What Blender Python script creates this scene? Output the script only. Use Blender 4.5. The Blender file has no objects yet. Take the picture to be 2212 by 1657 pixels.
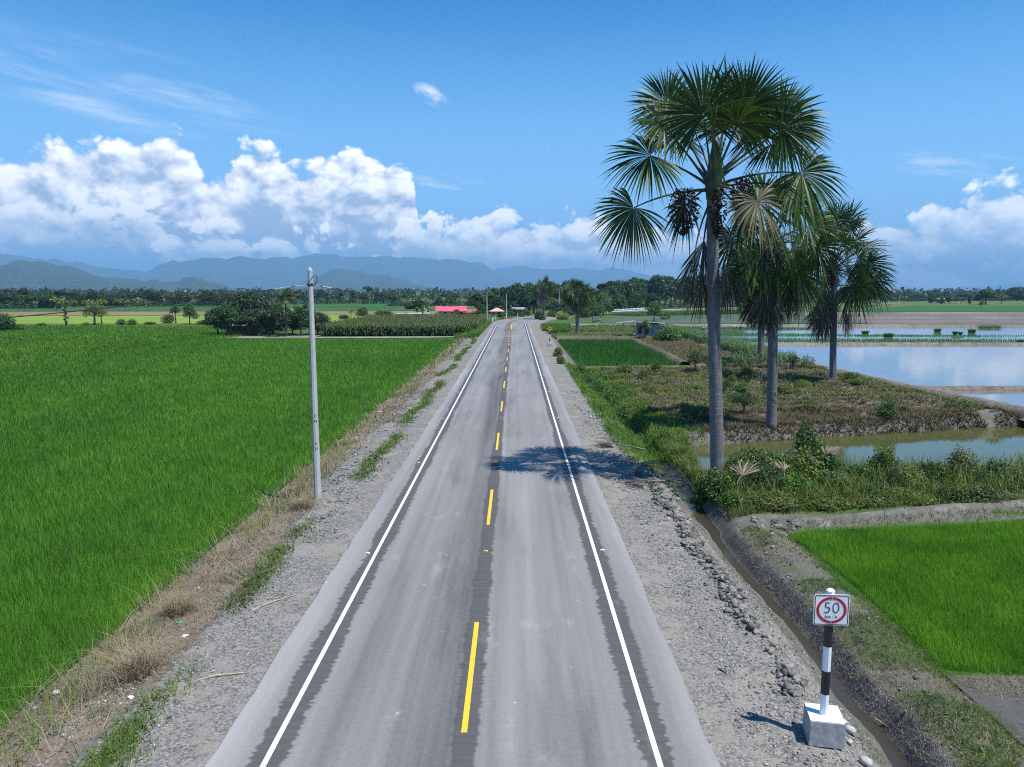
import bpy, math, random
import numpy as np
from mathutils import Vector, Matrix
R = math.radians
scene = bpy.context.scene
COL = scene.collection

# ------------------------------------------------------------------ camera
# the photograph is measured on a 2211 x 1657 sheet; the horizon lies at row 628
F, CXP, CYP, CAMX, CAMH = 1587.0, 1105.5, 828.5, 0.9, 8.0
PITCH, YAW = math.atan(200.5 / F), math.atan(6.5 / F)
cam = bpy.data.cameras.new('camera')
cam.lens, cam.sensor_width = 36 * F / 2211.0, 36
cam.clip_start, cam.clip_end = 0.1, 80000
cam_ob = bpy.data.objects.new('camera', cam)
cam_ob.location = (CAMX, 0, CAMH)
cam_ob.rotation_euler = (R(90) - PITCH, 0, YAW)
COL.objects.link(cam_ob)
scene.camera = cam_ob
CM = cam_ob.rotation_euler.to_matrix()

def ray(px, py):
    return (CM @ Vector(((px - CXP) / F, -(py - CYP) / F, -1))).normalized()
def G(px, py, z=0.0):
    """ground point (plane z) that a row and column of the measuring sheet shows"""
    d = ray(px, py); t = (z - CAMH) / d.z
    return (CAMX + d.x * t, d.y * t)
def AT(px, py, Y):
    d = ray(px, py); t = Y / d.y
    return Vector((CAMX + d.x * t, Y, CAMH + d.z * t))
def UV(px, py):
    d = ray(px, py)
    return (math.atan2(d.x, d.y), math.asin(d.z))

# ------------------------------------------------------------------ render / light
scene.render.engine = 'CYCLES'
scene.view_settings.view_transform = 'Standard'
scene.view_settings.look = 'None'
scene.view_settings.exposure = 0.42
scene.view_settings.gamma = 1.0
scene.cycles.max_bounces = 8
scene.cycles.transparent_max_bounces = 8
scene.cycles.volume_bounces = 0
scene.cycles.use_denoising = False
scene.cycles.use_adaptive_sampling = False
try:
    scene.cycles.denoiser = 'OPENIMAGEDENOISE'
    scene.cycles.denoising_input_passes = 'RGB_ALBEDO_NORMAL'
    scene.cycles.denoising_prefilter = 'ACCURATE'
except Exception:
    pass
scene.cycles.caustics_reflective = False
scene.cycles.caustics_refractive = False
scene.cycles.sample_clamp_indirect = 6
scene.cycles.filter_width = 1.1

SUN_EL = R(65)
sun_h = Vector((0.85, -0.53, 0)).normalized()
SUN = Vector((sun_h.x * math.cos(SUN_EL), sun_h.y * math.cos(SUN_EL), math.sin(SUN_EL)))
sl = bpy.data.lights.new('sun', 'SUN')
sl.energy, sl.angle, sl.color = 4.8, R(0.5), (1.0, 0.965, 0.91)
sun_ob = bpy.data.objects.new('sun', sl)
sun_ob.rotation_euler = SUN.to_track_quat('Z', 'Y').to_euler()
sun_ob.location = (20, -20, 60)
COL.objects.link(sun_ob)

# ------------------------------------------------------------------ node helpers
class NT:
    def __init__(s, tree):
        s.t = tree; s.n = tree.nodes; s.l = tree.links
    def put(s, sock, val):
        if val is None: return
        if isinstance(val, bpy.types.NodeSocket): s.l.new(val, sock)
        elif isinstance(val, (tuple, list)) and sock.type == 'RGBA' and len(val) == 3: sock.default_value = (*val, 1)
        else: sock.default_value = val
    def node(s, typ, ins=None, **kw):
        n = s.n.new(typ)
        for k, v in kw.items(): setattr(n, k, v)
        for k, v in (ins or {}).items(): s.put(n.inputs[k], v)
        return n
    def m(s, op, a, b=None, c=None, clamp=False):
        n = s.node('ShaderNodeMath', operation=op, use_clamp=clamp)
        for i, v in enumerate((a, b, c)): s.put(n.inputs[i], v)
        return n.outputs[0]
    def add(s, a, b): return s.m('ADD', a, b)
    def sub(s, a, b): return s.m('SUBTRACT', a, b)
    def mul(s, a, b): return s.m('MULTIPLY', a, b)
    def vm(s, op, a, b=None):
        n = s.node('ShaderNodeVectorMath', operation=op)
        s.put(n.inputs[0], a); s.put(n.inputs[1], b)
        return n.outputs[0]
    def xyz(s, x, y, z):
        n = s.node('ShaderNodeCombineXYZ')
        for i, v in enumerate((x, y, z)): s.put(n.inputs[i], v)
        return n.outputs[0]
    def sep(s, v):
        n = s.node('ShaderNodeSeparateXYZ'); s.put(n.inputs[0], v); return n.outputs
    def step(s, x, a, b, lo=0.0, hi=1.0):
        n = s.node('ShaderNodeMapRange', interpolation_type='SMOOTHSTEP')
        for i, v in enumerate((x, a, b, lo, hi)): s.put(n.inputs[i], v)
        return n.outputs[0]
    def noise(s, vec, scale, detail=4, rough=0.55, dist=0.0, color=False):
        n = s.node('ShaderNodeTexNoise', {'Scale': scale, 'Detail': detail, 'Roughness': rough, 'Distortion': dist})
        s.put(n.inputs['Vector'], vec)
        return n.outputs['Color' if color else 'Fac']
    def vor(s, vec, scale, out='Distance', feature='F1', **ins):
        n = s.node('ShaderNodeTexVoronoi', feature=feature)
        s.put(n.inputs['Vector'], vec); s.put(n.inputs['Scale'], scale)
        for k, v in ins.items(): s.put(n.inputs[k], v)
        return n.outputs[out]
    def mix(s, f, a, b, blend='MIX'):
        n = s.node('ShaderNodeMix', data_type='RGBA', blend_type=blend)
        s.put(n.inputs[0], f); s.put(n.inputs[6], a); s.put(n.inputs[7], b)
        return n.outputs[2]
    def ramp(s, f, pts):
        n = s.node('ShaderNodeValToRGB'); s.put(n.inputs[0], f)
        e = n.color_ramp.elements
        while len(e) < len(pts): e.new(0.5)
        for k, (p, c) in enumerate(pts):
            e[k].position = p; e[k].color = (*c, 1) if len(c) == 3 else c
        return n.outputs[0]
    def curve(s, x, pts):
        n = s.node('ShaderNodeFloatCurve'); s.put(n.inputs['Value'], x)
        c = n.mapping.curves[0]; n.mapping.use_clip = False
        while len(c.points) < len(pts): c.points.new(0.5, 0.5)
        for p, q in zip(c.points, sorted(pts)): p.location = q; p.handle_type = 'AUTO'
        n.mapping.update()
        return n.outputs[0]
    def bump(s, h, strength, dist):
        n = s.node('ShaderNodeBump', {'Strength': strength, 'Distance': dist}); s.put(n.inputs['Height'], h)
        return n.outputs[0]

# ------------------------------------------------------------------ world: Nishita sky with cumulus and cirrus
world = bpy.data.worlds.new('World'); scene.world = world; world.use_nodes = True
world.cycles.sampling_method, world.cycles.sample_map_resolution = 'MANUAL', 512
W = NT(world.node_tree)
for n in list(W.n): W.n.remove(n)
sky = W.node('ShaderNodeTexSky', sky_type='NISHITA', sun_disc=False, sun_elevation=SUN_EL,
             sun_rotation=math.atan2(SUN.x, SUN.y), altitude=800, air_density=1.0, dust_density=0.2, ozone_density=2.0)
SKY_STRENGTH = 0.1
skyc = W.node('ShaderNodeHueSaturation', {'Hue': 0.5, 'Saturation': 1.5, 'Value': 1.22, 'Color': sky.outputs[0]}).outputs[0]
geo = W.node('ShaderNodeNewGeometry')
dirv = W.vm('SCALE', geo.outputs['Incoming']); dirv.node.inputs[3].default_value = -1
dx, dy, dz = W.sep(dirv)
U = W.m('ARCTAN2', dx, W.m('ABSOLUTE', dy))
V = W.m('ARCSINE', dz)

def billow(u, v, full=True):
    """height of the cloud billows over (u, v)"""
    p = W.xyz(u, W.mul(v, 1.35), 0.0)
    n = W.node('ShaderNodeTexNoise', {'Vector': p, 'Scale': 7.5, 'Detail': 6.0 if full else 4.0, 'Roughness': 0.57, 'Distortion': 0.0}, noise_dimensions='2D')
    q = W.vm('ADD', p, W.vm('SCALE', n.outputs['Color'])); q.node.inputs[1].links[0].from_node.inputs[3].default_value = 0.06
    b1 = W.node('ShaderNodeTexVoronoi', {'Vector': q, 'Scale': 23.0, 'Detail': 2.0 if full else 1.0, 'Roughness': 0.5, 'Lacunarity': 2.2}, voronoi_dimensions='2D', feature='F1')
    return W.add(W.mul(n.outputs['Fac'], 0.8), W.mul(W.sub(0.55, b1.outputs['Distance']), 0.5))
H0 = billow(U, V)
H1 = billow(W.add(U, 0.006), W.add(V, 0.012))
H2 = billow(W.add(U, 0.02), W.add(V, 0.04), False)
FINE, WIDE = W.sub(H0, H1), W.sub(H0, H2)

ULO, UHI, VHI = -0.9, 0.9, 0.30
un = W.m('DIVIDE', W.sub(U, ULO), UHI - ULO, clamp=True)
def profile(pts):
    q = []
    for px, py in pts:
        u, v = UV(px, py); q.append(((u - ULO) / (UHI - ULO), v / VHI))
    q = [(0.0, q[0][1])] + q + [(1.0, q[-1][1])]
    return W.mul(W.curve(un, q), VHI)

def cloud_layer(under, top, bot, amp=0.11, soft=0.015, depth=0.075, lit=(1.25, 1.22, 1.2), shade=(0.42, 0.51, 0.66), opac=1.0, relief=1.0):
    T, B = profile(top), profile(bot)
    edge = W.add(T, W.mul(W.sub(H0, HMEAN), amp))
    below = W.sub(edge, V)
    a_top = W.step(below, 0.0, soft)
    a_bot = W.step(W.add(W.sub(V, B), W.mul(W.sub(H0, HMEAN), 0.05)), -0.012, 0.012)
    alpha = W.mul(W.mul(a_top, a_bot), opac)
    base = W.m('SUBTRACT', 0.80, W.mul(W.step(W.m('DIVIDE', below, depth), 0.0, 1.2), 0.78))
    light = W.m('ADD', base, W.mul(W.add(W.mul(FINE, 1.5), W.mul(WIDE, 1.1)), relief), clamp=True)
    return W.mix(alpha, under, W.mix(light, shade, lit))
HMEAN = 0.40

# cirrus streaks, in the same units as the sky below
def cirrus(under, px, py, ru, rv, slope, seed, sx, sy, lo, hi, gain):
    u0, v0 = UV(px, py)
    a = W.sub(U, u0); b = W.sub(W.sub(V, v0), W.mul(a, slope))
    r2 = W.add(W.m('POWER', W.m('ABSOLUTE', W.m('DIVIDE', a, ru)), 2.0), W.m('POWER', W.m('ABSOLUTE', W.m('DIVIDE', b, rv)), 2.0))
    mask = W.step(r2, 0.0, 1.0, 1.0, 0.0)
    n = W.node('ShaderNodeTexNoise', {'Vector': W.xyz(W.add(W.mul(a, sx), seed), W.mul(b, sy), 0.0), 'Scale': 1.0, 'Detail': 4.0, 'Roughness': 0.6}, noise_dimensions='2D').outputs['Fac']
    k = W.mul(W.mul(W.step(n, lo, hi), mask), gain)
    return W.mix(k, under, (0.86, 0.93, 1.0))
S = W.vm('SCALE', skyc); S.node.inputs[3].default_value = SKY_STRENGTH
S = W.mix(W.step(V, 0.42, 0.02, 0.0, 0.9), S, (0.24, 0.53, 0.93))   # clear humid air low over the plain
S = cirrus(S, 250, 190, 0.24, 0.055, -0.12, 3.1, 4, 34, 0.44, 0.95, 0.5)
S = cirrus(S, 410, 208, 0.09, 0.018, -0.16, 8.4, 7, 44, 0.30, 0.85, 0.6)
S = cirrus(S, 210, 236, 0.10, 0.014, -0.10, 5.4, 7, 50, 0.32, 0.85, 0.5)
S = cirrus(S, 60, 150, 0.16, 0.035, -0.22, 6.2, 5, 40, 0.40, 0.9, 0.35)
S = cirrus(S, 930, 205, 0.026, 0.014, -0.35, 7.7, 28, 70, 0.30, 0.70, 0.75)
S = cirrus(S, 960, 392, 0.06, 0.012, -0.08, 4.2, 14, 80, 0.38, 0.75, 0.6)
S = cirrus(S, 2080, 360, 0.09, 0.02, -0.15, 12.9, 12, 70, 0.42, 0.8, 0.5)
CLOUDS = S
#CLOUDLAYERS
S = cloud_layer(S, [(-400, 470), (900, 500), (1000, 450), (1080, 445), (1180, 452), (1260, 450), (1340, 470), (1500, 485), (1700, 505), (1820, 470), (1900, 456), (1960, 446), (2020, 424), (2080, 406), (2140, 390), (2211, 374), (2500, 340)],
                [(-400, 480), (900, 530), (960, 590), (1300, 600), (1700, 625), (2500, 632)], amp=0.075, depth=0.085, lit=(1.35, 1.33, 1.32), shade=(0.62, 0.72, 0.88), opac=0.92)
S = cloud_layer(S, [(-500, 318), (0, 306), (60, 292), (150, 284), (270, 282), (400, 292), (430, 330), (462, 372), (488, 350), (515, 304), (545, 282), (585, 298), (640, 335), (700, 340), (724, 316), (760, 308), (790, 326), (830, 344), (878, 356), (898, 400), (912, 520), (935, 600), (1100, 640), (2500, 640)],
                [(-500, 545), (400, 550), (700, 565), (900, 585), (1100, 650), (2500, 650)], amp=0.062, depth=0.115)
S = cloud_layer(S, [(-500, 430), (0, 405), (70, 395), (140, 420), (230, 430), (330, 440), (420, 470), (520, 520), (620, 560), (2500, 700)],
                [(-500, 552), (300, 556), (600, 580), (2500, 700)], amp=0.12, depth=0.06, shade=(0.45, 0.56, 0.72))
S = cloud_layer(S, [(-500, 700), (290, 560), (340, 520), (400, 482), (480, 466), (560, 470), (640, 470), (700, 492), (740, 520), (790, 545), (840, 520), (870, 455), (905, 435), (950, 448), (985, 466), (1060, 484), (1130, 480), (1250, 484), (1300, 505), (1400, 520), (1550, 540), (1700, 545), (2000, 540), (2500, 520)],
                [(-500, 700), (290, 570), (420, 570), (700, 578), (820, 584), (1000, 600), (1250, 610), (1500, 630), (2500, 650)], amp=0.115, depth=0.07, lit=(1.4, 1.36, 1.34), shade=(0.6, 0.69, 0.83))
S = cloud_layer(S, [(-500, 700), (360, 560), (400, 524), (460, 520), (560, 530), (640, 540), (720, 560), (800, 560), (840, 540), (900, 548), (960, 560), (1060, 580), (2500, 700)],
                [(-500, 700), (360, 565), (420, 566), (640, 572), (840, 582), (1000, 596), (2500, 700)], amp=0.07, soft=0.02, depth=0.04, lit=(1.3, 1.28, 1.26), shade=(0.55, 0.65, 0.78))
S = cirrus(S, 135, 520, 0.035, 0.012, -0.25, 17.2, 22, 60, 0.25, 0.6, 0.8)
bg = W.node('ShaderNodeBackground', {'Color': S, 'Strength': 1.0})
W.put(W.node('ShaderNodeOutputWorld').inputs[0], bg.outputs[0])

# ------------------------------------------------------------------ numpy noise
_T = np.random.RandomState(5).rand(256, 256)
def vnoise(x, y, seed=0):
    x = np.asarray(x, float) + seed * 17.31; y = np.asarray(y, float) + seed * 9.77
    xi = np.floor(x).astype(int); yi = np.floor(y).astype(int)
    fx = x - xi; fy = y - yi
    fx = fx * fx * (3 - 2 * fx); fy = fy * fy * (3 - 2 * fy)
    a = _T[xi & 255, yi & 255]; b = _T[(xi + 1) & 255, yi & 255]
    c = _T[xi & 255, (yi + 1) & 255]; d = _T[(xi + 1) & 255, (yi + 1) & 255]
    return (a * (1 - fx) + b * fx) * (1 - fy) + (c * (1 - fx) + d * fx) * fy
def fbm(x, y, o=4, seed=0):
    s = 0; a = 0.5; t = 0
    x = np.asarray(x, float); y = np.asarray(y, float)
    for k in range(o):
        s = s + a * vnoise(x * 2 ** k, y * 2 ** k, seed + k * 3); t += a; a *= 0.5
    return s / t
def sst(x, a, b):
    t = np.clip((np.asarray(x, float) - a) / (b - a), 0, 1); return t * t * (3 - 2 * t)
def nrm(v):
    v = np.asarray(v, float); return v / (np.linalg.norm(v, axis=-1, keepdims=True) + 1e-12)

# ------------------------------------------------------------------ objects
def tag(o, label=None, cat=None, group=None, kind=None):
    if label: o['label'] = label
    if cat: o['category'] = cat
    if group: o['group'] = group
    if kind: o['kind'] = kind
    return o
def empty(name, loc=(0, 0, 0), rz=0.0):
    o = bpy.data.objects.new(name, None); o.empty_display_size = 0.3
    o.location = loc; o.rotation_euler = (0, 0, rz); COL.objects.link(o); return o
def link(name, me, mats, parent=None, smooth=False):
    for m in (mats if isinstance(mats, (list, tuple)) else [mats]): me.materials.append(m)
    o = bpy.data.objects.new(name, me); COL.objects.link(o)
    if parent: o.parent = parent
    if smooth: me.polygons.foreach_set('use_smooth', np.ones(len(me.polygons), bool))
    return o
def mesh_q(name, Vt, Q, mats, parent=None, mi=None, smooth=False, var=None, cov=None):
    """big quad meshes from numpy"""
    me = bpy.data.meshes.new(name); Vt = np.ascontiguousarray(Vt, np.float32); Q = np.ascontiguousarray(Q, np.int32)
    me.vertices.add(len(Vt)); me.vertices.foreach_set('co', Vt.ravel())
    me.loops.add(Q.size); me.loops.foreach_set('vertex_index', Q.ravel())
    me.polygons.add(len(Q)); me.polygons.foreach_set('loop_start', np.arange(len(Q), dtype=np.int32) * Q.shape[1])
    if mi is not None: me.polygons.foreach_set('material_index', np.ascontiguousarray(mi, np.int32))
    if var is not None:
        a = me.attributes.new('var', 'FLOAT', 'POINT'); a.data.foreach_set('value', np.ascontiguousarray(var, np.float32))
    if cov is not None:
        a = me.attributes.new('cov', 'FLOAT_COLOR', 'POINT'); a.data.foreach_set('color', np.ascontiguousarray(cov, np.float32).ravel())
    me.update(calc_edges=True)
    return link(name, me, mats, parent, smooth)
class MB:
    """collects simple shapes that become ONE mesh"""
    def __init__(s): s.v = []; s.f = []; s.mi = []
    def add(s, V_, F_, mi=0):
        n = len(s.v); s.v += [tuple(map(float, p)) for p in V_]
        s.f += [tuple(i + n for i in f) for f in F_]; s.mi += [mi] * len(F_); return s
    def box(s, c, d, rz=0.0, mi=0, rot=None, taper=1.0):
        M = rot if rot is not None else Matrix.Rotation(rz, 3, 'Z')
        P = []
        for sx, sy, sz in ((-1, -1, -1), (1, -1, -1), (1, 1, -1), (-1, 1, -1), (-1, -1, 1), (1, -1, 1), (1, 1, 1), (-1, 1, 1)):
            k = taper if sz > 0 else 1.0
            P.append(Vector(c) + M @ Vector((sx * d[0] * k / 2, sy * d[1] * k / 2, sz * d[2] / 2)))
        return s.add(P, [(0, 3, 2, 1), (4, 5, 6, 7), (0, 1, 5, 4), (1, 2, 6, 5), (2, 3, 7, 6), (3, 0, 4, 7)], mi)
    def tube(s, pts, rad, n=8, mi=0, cap=True):
        pts = [Vector(p) for p in pts]
        if not isinstance(rad, (list, tuple)): rad = [rad] * len(pts)
        P = []; Fs = []
        for i, p in enumerate(pts):
            t = (pts[min(i + 1, len(pts) - 1)] - pts[max(i - 1, 0)]).normalized()
            a = t.cross(Vector((0, 1, 0)) if abs(t.y) < 0.9 else Vector((1, 0, 0))).normalized(); b = t.cross(a)
            for k in range(n):
                g = 2 * math.pi * k / n
                P.append(p + (a * math.cos(g) + b * math.sin(g)) * rad[i])
        for i in range(len(pts) - 1):
            for k in range(n):
                Fs.append((i * n + k, i * n + (k + 1) % n, (i + 1) * n + (k + 1) % n, (i + 1) * n + k))
        if cap:
            Fs.append(tuple(range(n))[::-1]); Fs.append(tuple(range((len(pts) - 1) * n, len(pts) * n)))
        return s.add(P, Fs, mi)
    def poly(s, pts, th, ax, mi=0):
        """flat outline (2-D points mapped by ax(x, y, depth)) with thickness"""
        n = len(pts)
        P = [ax(x, y, 0) for x, y in pts] + [ax(x, y, th) for x, y in pts]
        Fs = [tuple(range(n)), tuple(range(2 * n - 1, n - 1, -1))] + [(i, i + n, (i + 1) % n + n, (i + 1) % n) for i in range(n)]
        return s.add(P, Fs, mi)
    def build(s, name, mats, parent=None, smooth=False, bevel=0.0):
        me = bpy.data.meshes.new(name); me.from_pydata(s.v, [], s.f)
        me.polygons.foreach_set('material_index', s.mi); me.update()
        o = link(name, me, mats, parent, smooth)
        if bevel:
            b = o.modifiers.new('bevel', 'BEVEL'); b.width = bevel; b.segments = 2; b.limit_method = 'ANGLE'
        return o
def copy_tree(o, parent=None):
    c = o.copy(); COL.objects.link(c); c.parent = parent
    for ch in list(o.children): copy_tree(ch, c)
    return c

# ------------------------------------------------------------------ materials
def new_mat(name):
    m = bpy.data.materials.new(name); m.use_nodes = True
    T = NT(m.node_tree); b = T.n['Principled BSDF']; T.b = b
    return m, T
def P(T, **k):
    for n, v in k.items(): T.put(T.b.inputs[n.replace('_', ' ')], v)
def plain(name, col, rough=0.6, vary=0.12, scale=6.0, metal=0.0, bump=0.0):
    m, T = new_mat(name)
    pos = T.node('ShaderNodeTexCoord').outputs['Object']
    n = T.noise(pos, scale, 5, 0.6)
    lo = tuple(c * (1 - vary * 1.6) for c in col); hi = tuple(min(1, c * (1 + vary)) for c in col)
    P(T, Base_Color=T.ramp(n, [(0.3, lo), (0.7, hi)]), Roughness=rough, Metallic=metal)
    if bump: P(T, Normal=T.bump(n, bump, 0.02))
    return m
def leafy(name, cols, rough=0.45, trans=0.25, spec=0.35, obj_var=0.25):
    """foliage: colour by the leaf's own random value, plus a small shift per plant"""
    m, T = new_mat(name)
    a = T.node('ShaderNodeAttribute', attribute_name='var').outputs['Fac']
    c = T.ramp(a, [(i / (len(cols) - 1), k) for i, k in enumerate(cols)])
    oi = T.node('ShaderNodeObjectInfo').outputs['Random']
    c = T.node('ShaderNodeHueSaturation', {'Hue': T.add(0.5 - 0.02, T.mul(oi, 0.035)), 'Saturation': T.add(1 - obj_var * 0.5, T.mul(oi, obj_var)),
               'Value': T.add(1 - obj_var, T.mul(T.m('FRACT', T.mul(oi, 7.3)), obj_var * 2)), 'Color': c}).outputs[0]
    P(T, Base_Color=c, Roughness=rough); T.b.inputs['Specular IOR Level'].default_value = spec
    tr = T.node('ShaderNodeBsdfTranslucent', {'Color': T.mix(0.5, c, (0.12, 0.2, 0.02))})
    mx = T.node('ShaderNodeMixShader', {0: trans, 1: T.b.outputs[0], 2: tr.outputs[0]})
    T.put(T.n['Material Output'].inputs[0], mx.outputs[0])
    return m
M = {}
M['rice'] = leafy('rice_leaf', [(0.055, 0.155, 0.012), (0.108, 0.285, 0.019), (0.20, 0.42, 0.030), (0.38, 0.47, 0.05)], 0.5, 0.38, 0.2, 0.0)
M['rice_dark'] = leafy('older_rice_leaf', [(0.020, 0.082, 0.010), (0.040, 0.150, 0.016), (0.075, 0.22, 0.022), (0.17, 0.28, 0.03)], 0.5, 0.35, 0.2, 0.0)
M['seed'] = leafy('seedling_leaf', [(0.038, 0.16, 0.007), (0.072, 0.285, 0.012), (0.125, 0.39, 0.02), (0.20, 0.44, 0.03)], 0.5, 0.4, 0.2, 0.0)
M['grass'] = leafy('green_grass', [(0.04, 0.085, 0.012), (0.075, 0.165, 0.02), (0.13, 0.24, 0.035), (0.26, 0.29, 0.08)], 0.55, 0.3, 0.2, 0.1)
M['straw'] = leafy('dry_straw', [(0.13, 0.10, 0.065), (0.23, 0.185, 0.12), (0.34, 0.28, 0.19), (0.22, 0.20, 0.07)], 0.7, 0.1, 0.2, 0.0)
M['brush'] = leafy('cut_brush', [(0.06, 0.048, 0.032), (0.15, 0.12, 0.07), (0.11, 0.105, 0.045), (0.24, 0.195, 0.12)], 0.7, 0.15, 0.15, 0.0)
M['shrub'] = leafy('shrub_leaf', [(0.026, 0.062, 0.014), (0.05, 0.12, 0.022), (0.09, 0.175, 0.035), (0.17, 0.22, 0.05)], 0.5, 0.25, 0.22, 0.3)
M['olive'] = leafy('weed_leaf', [(0.055, 0.085, 0.018), (0.10, 0.15, 0.028), (0.16, 0.21, 0.04), (0.26, 0.27, 0.08)], 0.5, 0.25, 0.3, 0.2)
M['tree'] = leafy('tree_leaf', [(0.014, 0.030, 0.012), (0.024, 0.052, 0.016), (0.042, 0.082, 0.022), (0.075, 0.12, 0.03)], 0.45, 0.2, 0.35, 0.3)
M['bright'] = leafy('bright_tree_leaf', [(0.03, 0.07, 0.012), (0.05, 0.115, 0.02), (0.075, 0.16, 0.028), (0.12, 0.19, 0.04)], 0.45, 0.25, 0.35, 0.3)
M['fan'] = leafy('fan_leaf', [(0.014, 0.036, 0.007), (0.028, 0.066, 0.011), (0.055, 0.105, 0.016), (0.14, 0.17, 0.035)], 0.42, 0.16, 0.22, 0.15)
M['fan_old'] = leafy('fading_fan_leaf', [(0.04, 0.055, 0.02), (0.09, 0.095, 0.035), (0.16, 0.12, 0.06), (0.26, 0.19, 0.115)], 0.5, 0.15, 0.3, 0.1)
M['fan_dead'] = leafy('dead_fan_leaf', [(0.045, 0.035, 0.028), (0.085, 0.066, 0.052), (0.13, 0.10, 0.08), (0.21, 0.175, 0.14)], 0.7, 0.08, 0.15, 0.1)
M['coco'] = leafy('coconut_leaf', [(0.03, 0.055, 0.016), (0.055, 0.09, 0.024), (0.10, 0.14, 0.04), (0.22, 0.22, 0.08)], 0.38, 0.2, 0.5, 0.3)
M['corn'] = leafy('maize_leaf', [(0.03, 0.065, 0.018), (0.05, 0.10, 0.025), (0.085, 0.15, 0.035), (0.15, 0.19, 0.06)], 0.45, 0.25, 0.35, 0.0)
M['tassel'] = leafy('maize_tassel', [(0.09, 0.12, 0.045), (0.13, 0.16, 0.06), (0.18, 0.19, 0.08), (0.22, 0.21, 0.10)], 0.7, 0.15, 0.1, 0.0)
M['white'] = plain('white_paint', (0.78, 0.80, 0.82), 0.5, 0.04, 3)
M['black'] = plain('black_paint', (0.018, 0.018, 0.022), 0.45, 0.1, 3)
M['concrete'] = plain('grey_concrete', (0.36, 0.36, 0.355), 0.85, 0.22, 9, bump=0.15)
M['wood'] = plain('weathered_wood', (0.22, 0.19, 0.16), 0.85, 0.25, 6)
M['bark'] = plain('bark', (0.11, 0.09, 0.07), 0.9, 0.3, 5, bump=0.4)
M['darkmetal'] = plain('dark_metal', (0.05, 0.05, 0.055), 0.5, 0.1, 4, 0.4)
M['rubber'] = plain('rubber', (0.02, 0.02, 0.02), 0.8, 0.1, 4)
M['blue'] = plain('blue_canvas', (0.04, 0.07, 0.30), 0.6, 0.1, 3)
M['yellow'] = plain('yellow_paint', (0.85, 0.50, 0.03), 0.55, 0.06, 4)
M['signyellow'] = plain('sign_yellow', (0.80, 0.40, 0.01), 0.5, 0.03, 2)
M['red'] = plain('sign_red', (0.42, 0.015, 0.025), 0.5, 0.03, 2)
M['pink'] = plain('pink_roof', (0.70, 0.10, 0.16), 0.5, 0.06, 0.6)
M['rust'] = plain('rust_roof', (0.36, 0.10, 0.06), 0.7, 0.15, 0.8)
M['peach'] = plain('peach_roof', (0.68, 0.40, 0.31), 0.7, 0.08, 0.8)
M['tin'] = plain('tin_roof', (0.54, 0.52, 0.49), 0.55, 0.2, 1.2, 0.3)
M['brick'] = plain('brick_wall', (0.36, 0.19, 0.13), 0.85, 0.15, 3)
M['plank'] = plain('grey_planks', (0.30, 0.31, 0.31), 0.8, 0.3, 4)
M['wallgrey'] = plain('grey_wall', (0.33, 0.32, 0.30), 0.85, 0.12, 1)
M['void'] = plain('dark_opening', (0.012, 0.012, 0.014), 0.6, 0.05, 1)
M['plastic'] = plain('white_plastic', (0.72, 0.73, 0.74), 0.4, 0.06, 8)
M['teal'] = plain('teal_plastic', (0.02, 0.50, 0.48), 0.4, 0.08, 8)
M['stone'] = plain('pale_stone', (0.50, 0.47, 0.43), 0.85, 0.2, 7, bump=0.2)
M['skin'] = plain('skin', (0.24, 0.12, 0.07), 0.6, 0.05, 4)
M['blueshirt'] = plain('blue_shirt', (0.25, 0.40, 0.62), 0.8, 0.08, 5)
M['paleshirt'] = plain('pale_yellow_shirt', (0.66, 0.62, 0.42), 0.8, 0.08, 5)
M['trouser'] = plain('dark_trousers', (0.06, 0.065, 0.08), 0.8, 0.1, 5)
M['tank'] = plain('grey_tank', (0.42, 0.43, 0.45), 0.5, 0.1, 3)
M['fruit'] = leafy('palm_fruit', [(0.010, 0.007, 0.006), (0.018, 0.011, 0.009), (0.028, 0.016, 0.012), (0.042, 0.024, 0.018)], 0.5, 0.0, 0.3, 0.1)
M['flower'] = leafy('red_leaf', [(0.12, 0.02, 0.015), (0.20, 0.03, 0.02), (0.28, 0.06, 0.03), (0.3, 0.14, 0.05)], 0.5, 0.2, 0.3, 0.1)
M['yleaf'] = leafy('yellow_green_leaf', [(0.08, 0.12, 0.02), (0.16, 0.19, 0.02), (0.28, 0.27, 0.03), (0.38, 0.33, 0.04)], 0.45, 0.25, 0.3, 0.15)

# palm trunk: grey with old leaf rings
m, T = new_mat('palm_trunk'); M['ptrunk'] = m
pos = T.node('ShaderNodeTexCoord').outputs['Object']; x_, y_, z_ = T.sep(pos)
zz = T.add(z_, T.mul(T.noise(pos, 3.0, 3), 0.10))
ring = T.step(T.m('PINGPONG', zz, 0.14), 0.0, 0.018, 1.0, 0.0)
n1 = T.noise(T.vm('MULTIPLY', pos, (1, 1, 0.35)), 9, 6, 0.65)
c = T.ramp(n1, [(0.28, (0.085, 0.083, 0.086)), (0.55, (0.155, 0.152, 0.155)), (0.75, (0.22, 0.215, 0.215))])
c = T.mix(T.mul(ring, 0.32), c, (0.30, 0.295, 0.29))
c = T.mix(T.step(T.noise(T.vm('MULTIPLY', pos, (1.2, 1.2, 5)), 3, 4, 0.6), 0.56, 0.72, 0, 0.5), c, (0.09, 0.085, 0.08))
P(T, Base_Color=c, Roughness=0.85, Normal=T.bump(T.add(T.mul(n1, 0.4), ring), 0.5, 0.03))

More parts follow.
